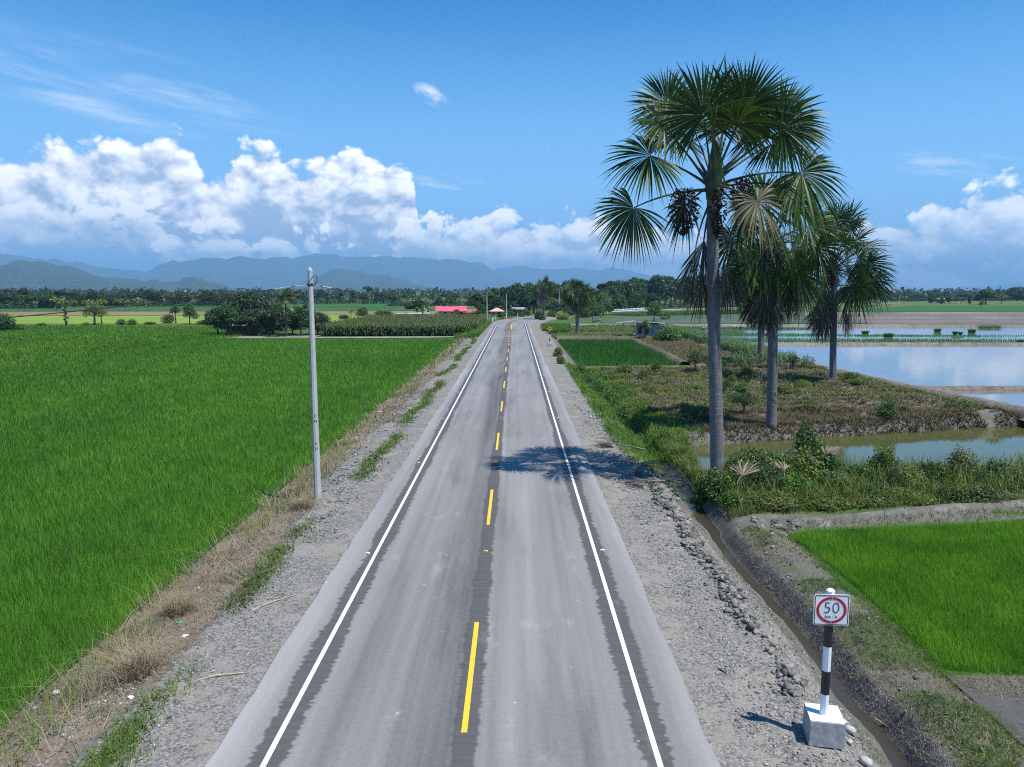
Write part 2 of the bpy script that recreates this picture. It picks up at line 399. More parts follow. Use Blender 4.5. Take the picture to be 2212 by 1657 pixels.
# concrete pole: pale with pin holes and faint joints
m, T = new_mat('pole_concrete'); M['pole'] = m
pos = T.node('ShaderNodeTexCoord').outputs['Object']
n1 = T.noise(T.vm('MULTIPLY', pos, (1, 1, 0.25)), 5, 6, 0.6)
c = T.ramp(n1, [(0.25, (0.37, 0.38, 0.37)), (0.75, (0.53, 0.53, 0.51))])
hole = T.step(T.vor(pos, 7), 0.05, 0.09, 1, 0)
c = T.mix(T.mul(hole, 0.7), c, (0.10, 0.10, 0.10))
P(T, Base_Color=c, Roughness=0.85, Normal=T.bump(T.noise(pos, 40, 3), 0.15, 0.01))

# asphalt; UV = (offset from the centre line, distance along the road) in metres
m, T = new_mat('asphalt'); M['asphalt'] = m
uv = T.node('ShaderNodeUVMap', uv_map='road').outputs[0]; ru, rv, _z = T.sep(uv)
p3 = T.xyz(ru, rv, 0)
streak = T.noise(T.xyz(T.mul(ru, 2.6), T.mul(rv, 0.035), 1.0), 1.0, 5, 0.6)
wide = T.noise(T.xyz(T.mul(ru, 0.7), T.mul(rv, 0.05), 4.0), 1.0, 3, 0.5)
grain = T.noise(p3, 38, 3, 0.7)
fine = T.noise(p3, 9, 5, 0.65)
track = T.mul(T.step(T.m('ABSOLUTE', T.sub(T.m('ABSOLUTE', T.add(ru, 0.1)), 0.95)), 0.0, 0.6, 1, 0), 0.5)
left = T.step(ru, -1.9, -0.6, 0, 1); left = T.mul(left, T.step(ru, 0.2, -0.4, 0, 1))
base = T.add(T.add(T.mul(streak, 0.16), T.mul(wide, 0.16)), T.mul(fine, 0.08))
base = T.sub(T.add(base, 0.008), T.mul(left, 0.08))
base = T.add(base, T.mul(T.sub(grain, 0.5), 0.15))
base = T.sub(base, T.mul(T.step(T.noise(T.xyz(T.mul(ru, 0.8), T.mul(rv, 0.12), 7.0), 1.0, 4, 0.6), 0.5, 0.72), 0.045))
au = T.m('ABSOLUTE', ru)
# ragged, freshly sealed bands under the painted lines
jag = T.node('ShaderNodeTexWhiteNoise', noise_dimensions='2D'); T.put(jag.inputs['Vector'], T.xyz(T.m('FLOOR', T.add(T.mul(rv, 12.5), T.mul(T.noise(T.xyz(T.mul(rv, 1.1), 3.3, 0), 1.0, 3), 9.0))), T.m('SIGN', ru), 0))
slow = T.noise(T.xyz(T.mul(rv, 0.22), T.mul(T.m('SIGN', ru), 3.0), 0), 1.0, 3, 0.6)
wid = T.add(T.add(T.mul(T.m('POWER', jag.outputs['Value'], 1.8), 0.08), T.mul(slow, 0.46)), 0.06)
wid = T.add(wid, T.mul(T.sub(T.noise(T.xyz(ru, T.mul(rv, 5), 0), 1.0, 5, 0.75), 0.5), 0.28))
edge = T.sub(wid, T.m('ABSOLUTE', T.sub(au, 3.36)))
jag2 = T.node('ShaderNodeTexWhiteNoise', noise_dimensions='2D'); T.put(jag2.inputs['Vector'], T.xyz(T.m('FLOOR', T.add(T.mul(rv, 12.0), T.mul(T.noise(T.xyz(T.mul(rv, 1.1), 6.3, 0), 1.0, 3), 9.0))), 9.0, 0))
slow2 = T.noise(T.xyz(T.mul(rv, 0.25), 7.7, 0), 1.0, 3, 0.6)
cen = T.sub(T.add(T.add(T.mul(T.m('POWER', jag2.outputs['Value'], 1.8), 0.06), T.mul(slow2, 0.44)), -0.01), T.m('ABSOLUTE', T.add(ru, 0.0)))
band = T.m('MAXIMUM', T.step(edge, -0.03, 0.05), T.step(cen, -0.03, 0.05))
cross = T.noise(T.xyz(T.mul(ru, 0.6), T.mul(rv, 7.0), 2.0), 1.0, 3, 0.6)
pale = T.step(au, 3.75, 4.25)
base = T.add(base, T.mul(pale, 0.05))
bandv = T.add(0.036, T.add(T.mul(cross, 0.075), T.mul(T.sub(grain, 0.5), 0.04)))
val = T.add(T.mul(base, T.sub(1.0, T.mul(band, 0.92))), T.mul(bandv, T.mul(band, 0.92)))
# aggregate specks and small patches of dust
spk = T.step(T.vor(p3, 3.3, Randomness=1.0), 0.03, 0.055, 1, 0)
sel = T.noise(p3, 1.3, 2)
val = T.sub(val, T.mul(T.mul(spk, T.step(sel, 0.5, 0.6)), 0.10))
spw = T.step(T.vor(T.vm('ADD', p3, (7.3, 2.1, 0)), 1.1), 0.025, 0.045, 1, 0)
val = T.add(val, T.mul(spw, 0.16))
dust = T.mul(T.step(T.noise(T.xyz(T.mul(ru, 1.0), T.mul(rv, 0.45), 11), 1.0, 5, 0.65), 0.58, 0.75), 0.06)
val = T.add(val, dust)
P(T, Base_Color=T.vm('MULTIPLY', T.xyz(val, val, val), (1.035, 1.0, 0.955)), Roughness=0.75, Normal=T.bump(grain, 0.35, 0.012))
T.b.inputs['Specular IOR Level'].default_value = 0.35

# ground: gravel / dry straw / grass / soil by the vertex cover
m, T = new_mat('ground_cover'); M['ground'] = m
pos = T.node('ShaderNodeNewGeometry').outputs['Position']
att = T.node('ShaderNodeAttribute', attribute_name='cov')
cg, cs, cgr = T.sep(att.outputs['Color']); alpha = att.outputs['Alpha']
nb = T.noise(pos, 1.6, 6, 0.65); nf = T.noise(pos, 14, 4, 0.7); nl = T.noise(pos, 0.22, 4, 0.55)
v1 = T.node('ShaderNodeTexVoronoi', {'Vector': pos, 'Scale': 26.0}); v2 = T.node('ShaderNodeTexVoronoi', {'Vector': pos, 'Scale': 11.0})
gv = T.add(T.mul(T.sep(v1.outputs['Color'])[0], 0.55), T.mul(nf, 0.45))
grav = T.ramp(gv, [(0.15, (0.085, 0.079, 0.070)), (0.5, (0.185, 0.175, 0.157)), (0.85, (0.35, 0.335, 0.305))])
sandy = T.ramp(nf, [(0.3, (0.205, 0.188, 0.16)), (0.7, (0.30, 0.278, 0.24))])
grav = T.mix(T.step(T.add(nb, T.mul(T.sub(T.noise(pos, 0.5, 3), 0.5), 0.6)), 0.50, 0.62), grav, sandy)
soil = T.ramp(T.add(T.mul(nb, 0.5), T.mul(nf, 0.5)), [(0.3, (0.075, 0.069, 0.06)), (0.55, (0.155, 0.144, 0.126)), (0.75, (0.27, 0.25, 0.222))])
st = T.noise(T.vm('MULTIPLY', pos, (9, 22, 9)), 1.0, 5, 0.7, 1.5)
straw = T.ramp(st, [(0.25, (0.10, 0.08, 0.058)), (0.5, (0.21, 0.17, 0.12)), (0.75, (0.34, 0.29, 0.215))])
gg = T.ramp(T.add(T.mul(nb, 0.55), T.mul(nf, 0.45)), [(0.25, (0.025, 0.055, 0.012)), (0.5, (0.06, 0.11, 0.022)), (0.75, (0.13, 0.16, 0.05))])
def wmask(w): return T.step(T.add(w, T.mul(T.sub(nb, 0.5), 0.75)), 0.38, 0.62)
c = T.mix(wmask(cg), soil, grav); c = T.mix(wmask(cs), c, straw); c = T.mix(wmask(cgr), c, gg)
far = T.ramp(nl, [(0.3, (0.045, 0.085, 0.018)), (0.5, (0.085, 0.13, 0.03)), (0.7, (0.14, 0.15, 0.06))])
c = T.mix(alpha, c, far)
hb = T.add(T.mul(T.sub(1.0, v1.outputs['Distance']), 0.6), T.add(T.mul(nf, 0.8), T.mul(v2.outputs['Distance'], 0.5)))
P(T, Base_Color=c, Roughness=0.9, Normal=T.bump(hb, 0.6, 0.04)); T.b.inputs['Specular IOR Level'].default_value = 0.2

def field_mat(name, cols, sx=1.0, sy=1.0, scale=1.0, rough=0.85, bump=0.3):
    m, T = new_mat(name); pos = T.node('ShaderNodeNewGeometry').outputs['Position']
    n = T.add(T.mul(T.noise(T.vm('MULTIPLY', pos, (sx, sy, 1)), scale, 6, 0.65), 0.6), T.mul(T.noise(pos, 0.06, 3, 0.5), 0.4))
    P(T, Base_Color=T.ramp(n, [(0.32 + 0.36 * i / (len(cols) - 1), k) for i, k in enumerate(cols)]), Roughness=rough, Normal=T.bump(n, bump, 0.3))
    T.b.inputs['Specular IOR Level'].default_value = 0.15
    return m
M['paddybed'] = field_mat('paddy_bed', [(0.024, 0.066, 0.008), (0.04, 0.11, 0.010)], 1, 1, 2.0)
M['limefield'] = field_mat('ripening_rice', [(0.11, 0.19, 0.022), (0.17, 0.26, 0.032), (0.24, 0.31, 0.05)], 0.5, 1.5, 0.5)
M['greenfield'] = field_mat('far_rice', [(0.022, 0.075, 0.015), (0.034, 0.11, 0.02), (0.05, 0.13, 0.03)], 0.5, 1.5, 0.5)
M['brownfield'] = field_mat('stubble', [(0.15, 0.115, 0.06), (0.22, 0.17, 0.085), (0.19, 0.19, 0.07)], 0.4, 2.0, 0.6)
M['plowed'] = field_mat('ploughed_soil', [(0.085, 0.072, 0.062), (0.15, 0.128, 0.11), (0.21, 0.185, 0.155)], 0.25, 2.2, 0.9, bump=0.8)
M['earth'] = field_mat('bund_earth', [(0.085, 0.072, 0.058), (0.19, 0.165, 0.135), (0.30, 0.27, 0.235)], 1.5, 1.5, 1.4, bump=0.8)
M['track'] = field_mat('dirt_track', [(0.15, 0.13, 0.105), (0.24, 0.215, 0.18), (0.32, 0.29, 0.25)], 1, 1, 1.0)
M['marsh'] = field_mat('wet_stubble', [(0.05, 0.055, 0.03), (0.075, 0.10, 0.04), (0.12, 0.13, 0.06)], 0.3, 1.0, 0.7, rough=0.5)

def water_mat(name, col, rough, ripple, scale, spec=0.5):
    m, T = new_mat(name); pos = T.node('ShaderNodeNewGeometry').outputs['Position']
    n = T.noise(pos, scale, 4, 0.6)
    n2 = T.noise(pos, 0.3, 3, 0.5)
    P(T, Base_Color=T.mix(n2, tuple(c * 0.8 for c in col), tuple(c * 1.2 for c in col)), Roughness=rough, Normal=T.bump(n, ripple, 0.02))
    T.b.inputs['Specular IOR Level'].default_value = spec; T.b.inputs['IOR'].default_value = 1.33
    return m
M['pond'] = water_mat('pond_water', (0.075, 0.085, 0.028), 0.03, 0.06, 3.0)
M['paddywater'] = water_mat('paddy_water', (0.16, 0.17, 0.17), 0.03, 0.10, 4.0, 0.9)
M['ditchwater'] = water_mat('ditch_water', (0.050, 0.044, 0.034), 0.06, 0.15, 5.0)
M['mudwater'] = water_mat('mud_puddle', (0.095, 0.085, 0.068), 0.2, 0.3, 4.0, 0.4)
M['drybank'] = field_mat('dry_bank', [(0.055, 0.045, 0.032), (0.12, 0.10, 0.065), (0.20, 0.17, 0.115)], 2.2, 2.2, 1.6, bump=0.9)
M['hill'] = field_mat('forested_hill', [(0.010, 0.018, 0.010), (0.034, 0.05, 0.025), (0.10, 0.12, 0.06)], 0.006, 0.006, 1.0)

# ------------------------------------------------------------------ the road's line
RC, Y0, TURN = 195.0, 172.0, R(50)
def road_pt(d, s=0.0):
    """point d metres along the road (straight up to Y0, then bending right), s metres right of the centre"""
    if d < Y0: return (s, d)
    a = (d - Y0) / RC
    if a < TURN: return (RC - (RC - s) * math.cos(a), Y0 + (RC - s) * math.sin(a))
    e = (a - TURN) * RC
    cx, cy = RC - (RC - s) * math.cos(TURN), Y0 + (RC - s) * math.sin(TURN)
    return (cx + e * math.sin(TURN), cy + e * math.cos(TURN))
def road_s(x, y):
    """signed offset from the centre line"""
    x = np.asarray(x, float); y = np.asarray(y, float)
    rx, ry = x - RC, y - Y0
    ang = np.arctan2(ry, -rx)
    arc = RC - np.hypot(rx, ry)
    nx, ny = math.cos(TURN), -math.sin(TURN)
    qx, qy = RC - RC * math.cos(TURN), Y0 + RC * math.sin(TURN)
    st = (x - qx) * nx + (y - qy) * ny
    s = np.where(y < Y0, x, np.where(ang < TURN, arc, st))
    return np.where((x > 400) & (y < Y0), x, s)

# outlines in plan (metres), read off the photograph
POND = dict(x0=10.8, x1=60.0, y0=34.2, y1=48.2)
def pond_depth(x, y):
    n = (fbm(x * 0.35, y * 0.35, 3, 4) - 0.5) * 3.0
    a = np.minimum(np.minimum(x - POND['x0'] + n, POND['x1'] - x), np.minimum(y - POND['y0'] + n * 0.5, np.clip(43.2 + .3 * (x - 15), 42.5, POND['y1']) - y + n * 0.4))
    return a
def height(x, y):
    x = np.asarray(x, float); y = np.asarray(y, float)
    s = road_s(x, y); a = np.abs(s)
    n1 = fbm(x * 0.5, y * 0.5, 4, 1) - 0.5; n2 = fbm(x * 2.2, y * 2.2, 3, 2) - 0.5
    left = np.interp(a, [0, 4.55, 6.6, 8.2, 9.4], [-.10, -.10, -.22, -.45, -.62])
    plainr = np.interp(a, [0, 4.55, 6.8, 7.9], [-.10, -.10, -.22, -.60])
    sx = x + (fbm(y * 0.3, y * 0 + 3.3, 3, 9) - 0.5) * 0.6
    ditch = np.interp(sx, [0, 4.55, 6.9, 7.6, 8.36, 8.56, 8.66, 8.9, 9.5, 10.1, 10.6], [-.10, -.10, -.22, -.55, -1.13, -1.13, -.90, -.50, -.28, -.32, -.58])
    wild = np.interp(sx, [0, 4.55, 6.9, 7.7, 8.35, 8.65, 9.2, 10.5, 12.0], [-.10, -.10, -.25, -.70, -1.13, -1.13, -.5, -.25, -.3])
    bl = sst(y, 25.5, 27.5)
    near = ditch * (1 - bl) + wild * bl
    # pond, and the bank that falls to it
    pd = pond_depth(x, y)
    wpond = sst(pd, -0.9, 0.5) * ((x > 9.3) & (y > 30) & (y < 54))
    near = near * (1 - wpond) + (-1.5) * wpond
    # the path berm between the seedbed and the bushes
    pb = np.abs(y - (25.6 + 0.19 * (x - 9.6)))
    near = np.where((x > 9.4), near + 0.30 * np.exp(-(pb / 0.40) ** 2) * sst(x, 9.4, 10.6), near)
    # cut clearing: uneven
    clear = ((x > 9.5) & (y > 49) & (y < 82) & (x < 34)).astype(float)
    near = near + clear * (n1 * 0.9 + n2 * 0.2)
    # drowned paddies east of the long bund
    wet = sst(x, 34.4, 36.0) * ((y > 44) & (y < 178))
    near = near * (1 - wet) + (-0.95) * wet
    # bund round the middle paddy
    k = sst(y, 76, 83)
    mid = np.interp(s, [0, 4.55, 6.6, 7.9, 20.5, 23, 29, 34, 35.5, 36.5], [-.10, -.10, -.22, -.62, -.62, -.2, -.12, -.3, -.5, -.95])
    k2 = sst(y, 126, 131)
    back = np.where(s > 20, np.interp(s, [20, 35, 36.5], [-.35, -.35, -.95]), np.interp(s, [0, 4.55, 6.8, 8.5, 20], [-.10, -.10, -.22, -.40, -.35]))
    back = np.where(y > 178, np.maximum(plainr, -.6), back)
    r = np.where(y < 76, near, near * (1 - k) + mid * k)
    r = np.where(y > 126, mid * (1 - k2) + back * k2, r)
    r = np.where((y > 178), plainr, r)
    z = np.where(s < 0, left, r)
    onroad = a < 4.6
    flat = (s < -9.2) | ((s > 35) & (y > 44)) | ((y > 82) & (y < 128) & (s > 7.6) & (s < 21)) | ((y < 24.8) & (x > 10.6))
    amp = np.where(onroad, 0, np.where(flat, 0.02, 1.0)) * sst(a, 4.5, 5.4)
    fade = np.exp(-np.maximum(0, np.hypot(x, y) - 120) / 120.0)
    n3 = np.abs(fbm(x * 5.5, y * 5.5, 3, 12) - 0.5) * 2
    heap = np.exp(-((x - 6.66 - .018 * (y - 14) - .12 * np.sin(y * 1.3)) / .26) ** 2) * sst(y, 12, 14) * (1 - sst(y, 33, 36)) * sst(fbm(x * .9, y * .9, 3, 65), .24, .44)
    bank = ((s > 8.6) & (s < 10.3) & (y < 27)).astype(float)
    return z + amp * fade * (n1 * 0.10 + n2 * 0.06) + heap * (0.03 + .24 * n3) + bank * (n3 - .4) * .16

def axis(segs):
    out = [segs[0][0]]
    for a, b, st in segs:
        n = max(1, int(round((b - a) / st))); out += list(np.linspace(a, b, n + 1)[1:])
    return out
def grow(a, b, k, s0):
    out = [a]; st = s0
    while out[-1] < b: out.append(out[-1] + st); st *= k
    out[-1] = b; return out
xs = [-v for v in grow(36, 24000, 1.22, 1.5)][::-1][:-1] + axis([(-36, -12, 0.8), (-12, -4, 0.14), (-4, 4, 1.0), (4, 13, 0.11), (13, 38, 0.33)]) + grow(38, 24000, 1.22, 0.7)[1:]
ys = [-v for v in grow(4, 6000, 1.35, 3.0)][::-1][:-1] + [-4, 2] + grow(7, 190, 1.0105, 0.10) + grow(190, 24000, 1.09, 2.2)[1:]
xs, ys = np.array(xs), np.array(ys)
gx, gy = np.meshgrid(xs, ys)
gz = height(gx, gy)
nx_, ny_ = len(xs), len(ys)
idx = np.arange(nx_ * ny_).reshape(ny_, nx_)
Q = np.stack([idx[:-1, :-1], idx[:-1, 1:], idx[1:, 1:], idx[1:, :-1]], -1).reshape(-1, 4)
# cover of the ground: gravel, dry straw, green, (soil is what is left); alpha = far plain
s_ = road_s(gx, gy); nz = fbm(gx * 0.35, gy * 0.12, 3, 21) - 0.5
grav = np.where(s_ < 0, sst(-s_, 7.6 + 0, 6.2), sst(s_, 8.0, 7.0)) * 1.0
grav = np.where(s_ < 0, 1 - sst(-s_ + nz * 2.8, 6.7, 7.9), 1 - sst(s_ + nz * 1.2, 6.9, 7.9))
straw = np.where(s_ < 0, .62 * sst(-s_ + nz * 2.8, 6.6, 7.8) * (1 - sst(-s_, 9.0, 9.8)), 0)
green = np.where(s_ < 0, np.exp(-((-s_ - 6.1 + nz * 1.5) / 0.35) ** 2) * 0.35 * (gy > 9), 0)
rb = (s_ > 8.9) & (s_ < 10.8) & (gy < 25.5)
green = np.where(rb, 0.44, green); straw = np.where(rb, 0.22, straw)
rw = (s_ > 7.0) & (gy > 38) & (gy < 84) & (s_ < 10.8)
green = np.where(rw | ((s_ > 6.6) & (s_ < 9) & (gy > 42) & (gy < 82)), 0.8, green)
cl = (s_ > 10.5) & (s_ < 34) & (gy > 49) & (gy < 82)
straw = np.where(cl, 0.48, straw); green = np.where(cl, 0.12, green)
bs = (s_ > 9.4) & (gy > 26.6) & (gy < 34.5); green = np.where(bs, 0.7, green)
path = (s_ > 9.8) & (np.abs(gy - (25.6 + 0.19 * (gx - 9.6))) < 0.42); grav = np.where(path, 0.42, grav); green = np.where(path, 0.05, green); straw = np.where(path, 0, straw)
mb = (s_ > 20.5) & (s_ < 30) & (gy > 78) & (gy < 135); straw = np.where(mb, 0.6, straw); green = np.where(mb, 0.2, green)
bk = (gy > 128) & (gy < 182) & (s_ > 8.5) & (s_ < 36); green = np.where(bk, 0.62, green); straw = np.where(bk, 0.4, straw)
bf = (gy > 100) & (np.abs(s_) > 7.3); green = np.where(bf & (gy > 178), 0.8, green)
lf = (s_ < -9.5); green = np.where(lf, 0.9, green)
farw = sst(np.abs(s_), 30, 60) * 1.0; farw = np.maximum(farw * (gy > 178), sst(np.abs(gx), 60, 90)); farw = np.maximum(farw, sst(gy, 250, 330) * (np.abs(s_) > 9))
cov = np.stack([grav, straw, green, farw], -1).reshape(-1, 4)
g_ob = mesh_q('ground', np.stack([gx, gy, gz], -1).reshape(-1, 3), Q, M['ground'], smooth=True, cov=cov)
tag(g_ob, kind='structure')

# ------------------------------------------------------------------ road
def strip(name, d0, d1, s0, s1, z, mat, parent=None, step=2.0, skirt=False, rise=0.0):
    n = max(2, int((d1 - d0) / step) + 1); ds = np.linspace(d0, d1, n)
    cols = [s0, s1]
    if skirt: cols = [s0 - 0.10] + list(np.linspace(s0, s1, 9)) + [s1 + 0.10]
    Vv = []; uvs = []
    for d in ds:
        for s in cols:
            x, y = road_pt(d, s)
            w = 0.0
            if skirt and (s <= s0 or s >= s1): 
                w = (vnoise(d * 1.7, s * 3, 3) - 0.5) * 0.10
                x, y = road_pt(d, s + w)
            zz = z if not (skirt and (s < s0 or s > s1)) else z - 0.13
            Vv.append((x, y, zz)); uvs.append((s, d))
    k = len(cols); Fq = [(i * k + j, i * k + j + 1, (i + 1) * k + j + 1, (i + 1) * k + j) for i in range(n - 1) for j in range(k - 1)]
    me = bpy.data.meshes.new(name); me.from_pydata(Vv, [], Fq)
    ul = me.uv_layers.new(name='road')
    for p in me.polygons:
        for li in p.loop_indices: ul.data[li].uv = uvs[me.loops[li].vertex_index]
    return link(name, me, mat, parent)
road = strip('road', -30, 560, -4.35, 4.35, 0.0, M['asphalt'], step=0.6, skirt=True)
tag(road, kind='structure')
for s in (-3.42, 3.32): strip('edge_line', -30, 560, s, s + 0.10, 0.005, M['white'], road)
Y_OFF = -0.02
dashes = []
d = 12.5 - 36
while d < 112: dashes.append((d, d + 4.5, -0.06)); d += 12.0
d = 116
while d < 172: dashes.append((d, d + 3.6, -0.13)); d += 6.0
for a, b, s in dashes: strip('centre_dash', a, b, s + Y_OFF, s + 0.11 + Y_OFF, 0.005, M['yellow'], road)
strip('centre_line', 152, 560, 0.07, 0.18, 0.005, M['yellow'], road)
strip('centre_line', 175, 560, -0.16, -0.05, 0.005, M['yellow'], road)
# reflective studs
def stud(d, s, mat, lab):
    x, y = road_pt(d, s)
    t = empty('road_stud', (x, y, 0.004))
    MB().box((0, 0, 0.011), (0.13, 0.11, 0.022), taper=0.7).build('body', mat, t)
    MB().box((0, -0.052, 0.012), (0.09, 0.012, 0.014)).build('reflector', M['red'], t)
    tag(t, lab, 'road stud', 'reflective studs along the road')
for k in range(9):
    d = 21.9 + 12 * k
    stud(d, 0.0, M['yellow'], 'small yellow road stud in the gap between two yellow centre dashes')
    stud(d - 0.2, -3.62, M['white'], 'small white road stud beside the left white edge line')
    stud(d + 0.1, 3.62, M['white'], 'small white road stud beside the right white edge line')

# ------------------------------------------------------------------ flat fields and waters (sheets in plan)
def sheet(name, pts, z, mat, sub=None):
    me = bpy.data.meshes.new(name); me.from_pydata([(x, y, z) for x, y in pts], [], [tuple(range(len(pts)))])
    return tag(link(name, me, mat), kind='structure')
sheet('paddy_bed', [(-9.3, 4), (-9.3, 60), (-9.2, 129), (-24, 130), (-53, 129), (-56, 84), (-58, 40), (-62, 4)], -0.56, M['paddybed'])
sheet('paddy_bed', [(-57.5, 40), (-56.5, 84), (-53.6, 129), (-50, 134), (-46, 178), (-170, 178), (-200, 120), (-160, 40)], -0.56, M['paddybed'])
sheet('paddy_bed', [(8.1, 82.5), (20.4, 83.5), (21.4, 105), (21.8, 127), (8.2, 127.5)], -0.57, M['paddybed'])
sheet('seedbed', [(10.5, 15.4), (16, 15.2), (30, 14.6), (30, 28.2), (20.6, 26.9), (10.4, 25.2)], -0.52, M['paddybed'])
sheet('seedbed_water', [(10.5, 8), (40, 4), (40, 14.6), (16, 15.3), (10.5, 15.5)], -0.5, M['mudwater'])
sheet('ditch_water', [(7.6, 2), (9.3, 2), (9.4, 60), (7.6, 60)], -1.05, M['ditchwater'])
sheet('pond_water', [(10, 32), (62, 32), (62, 52), (10, 52)], -1.02, M['pond'])
sheet('paddy_water', [(34.6, 45), (300, 45), (300, 117), (34.6, 117)], -0.56, M['paddywater'])
sheet('paddy_water', [(34.6, 117), (300, 117), (300, 176), (34.6, 176)], -0.55, M['paddywater'])
sheet('pond_water', [(9.5, 141), (24, 141), (26, 151), (10, 152)], -0.33, M['pond'])
def quad(name, x0, x1, y0, y1, z, mat): return sheet(name, [(x0, y0), (x1, y0), (x1, y1), (x0, y1)], z, mat)
# left of the road: ripening rice, stubble, far green
sheet('rice_field', [(-150, 190), (-22, 190), (-16, 235), (-12, 262), (-170, 250)], -0.50, M['limefield'])
sheet('stubble_field', [(-190, 252), (-12, 264), (-14, 310), (-220, 300)], -0.49, M['brownfield'])
sheet('rice_field', [(-300, 303), (-15, 313), (-18, 362), (-300, 350)], -0.48, M['greenfield'])
quad('rice_field', -600, -170, 195, 300, -0.51, M['limefield'])
quad('rice_field', -500, -60, 380, 520, -0.47, M['greenfield'])
# right of the road: wet stubble, ploughed soil, far green
sheet('marsh', [(24, 196), (95, 192), (100, 262), (60, 276), (36, 250)], -0.50, M['marsh'])
sheet('plowed_field', [(92, 190), (420, 190), (520, 298), (104, 276)], -0.52, M['plowed'])
sheet('rice_field', [(130, 300), (620, 306), (900, 440), (225, 420)], -0.50, M['greenfield'])
sheet('rice_field', [(330, 445), (900, 450), (1100, 600), (420, 560)], -0.49, M['limefield'])
# tracks
def swept(name, pts, w, h, mat, seed=1, base=-0.62, kind='structure', step=0.7, rough=0.25):
    """raised earth ridge along a polyline, with an uneven rounded top"""
    pts = [np.array(p, float) for p in pts]; L = [0]
    for a, b in zip(pts, pts[1:]): L.append(L[-1] + np.linalg.norm(b - a))
    n = max(3, int(L[-1] / step)); t = np.linspace(0, L[-1], n)
    X = np.interp(t, L, [p[0] for p in pts]); Yv = np.interp(t, L, [p[1] for p in pts])
    X = X + (fbm(t * 0.15, t * 0, 3, seed) - 0.5) * rough * 3; Yv = Yv + (fbm(t * 0.15, t * 0 + 5, 3, seed + 1) - 0.5) * rough * 3
    tx, ty = np.gradient(X), np.gradient(Yv); l = np.hypot(tx, ty); nx, ny = ty / l, -tx / l
    prof = [(-1.0, 0.0), (-0.72, 0.45), (-0.4, 0.92), (0.0, 1.0), (0.4, 0.92), (0.72, 0.45), (1.0, 0.0)]
    Vv = []
    for k, (o, hh) in enumerate(prof):
        ww = w * (1 + (fbm(t * 0.9, t * 0 + k, 3, seed + 2) - 0.5) * rough * 2)
        zz = base + h * hh * (1 + (fbm(t * 1.3, t * 0 + k * 2.1, 3, seed + 3) - 0.5) * rough * 2)
        Vv.append(np.stack([X + nx * o * ww, Yv + ny * o * ww, zz], -1))
    Vv = np.stack(Vv, 1); k = len(prof); i = np.arange(n * k).reshape(n, k)
    Qd = np.stack([i[:-1, :-1], i[1:, :-1], i[1:, 1:], i[:-1, 1:]], -1).reshape(-1, 4)
    return tag(mesh_q(name, Vv.reshape(-1, 3), Qd, mat, smooth=True), kind=kind)
M['weedbund'] = field_mat('grassy_bund', [(0.05, 0.06, 0.02), (0.09, 0.11, 0.035), (0.17, 0.16, 0.07)], 1.5, 1.5, 1.4)
swept('earth_bund', [(36.9, 44), (35.4, 56), (34.4, 70), (34.2, 84), (34.6, 118), (35.5, 176)], 0.9, 0.62, M['earth'], 3, -0.62)
swept('earth_bund', [(35, 63.5), (60, 63.3), (200, 62)], 0.75, 0.38, M['earth'], 5, -0.6)
swept('earth_bund', [(35, 117), (120, 117.5), (300, 118.5)], 0.8, 0.4, M['earth'], 7, -0.6, step=1.2)
swept('earth_bund', [(34, 178), (120, 177), (170, 172), (330, 168)], 2.2, 0.55, M['earth'], 9, -0.6, step=1.5)
swept('earth_bund', [(-58.5, 40), (-56.8, 84), (-53.3, 129)], 0.4, 0.16, M['weedbund'], 11, -0.6)
swept('earth_bund', [(8, 129.5), (14, 130.2), (21, 130), (25, 128)], 1.6, 0.75, M['drybank'], 13, -0.62)
swept('earth_bund', [(7.9, 80.6), (12, 81.2), (21, 82.0), (24, 82)], 0.5, 0.22, M['weedbund'], 15, -0.5)
swept('earth_bund', [(21.2, 128), (21.0, 105), (20.4, 84)], 0.9, 0.55, M['drybank'], 17, -0.62)
swept('earth_bund', [(104, 232), (200, 231), (480, 240)], 0.8, 0.35, M['earth'], 19, -0.6, step=3)
swept('earth_bund', [(104, 277), (300, 286), (520, 300)], 1.0, 0.5, M['earth'], 20, -0.6, step=3)
swept('dirt_track', [(-4.6, 139), (-9, 136.5), (-16, 135), (-36, 133.6)], 1.2, 0.14, M['track'], 23, -0.5, rough=0.12)
swept('dirt_track', [(6.5, 176), (12, 184), (22, 187.5), (60, 186), (140, 182)], 2.4, 0.2, M['track'], 25, -0.55, rough=0.1)
swept('dirt_yard', [(-54, 136.5), (-44, 137.5), (-36, 138)], 3.6, 0.10, M['track'], 27, -0.56, rough=0.1)

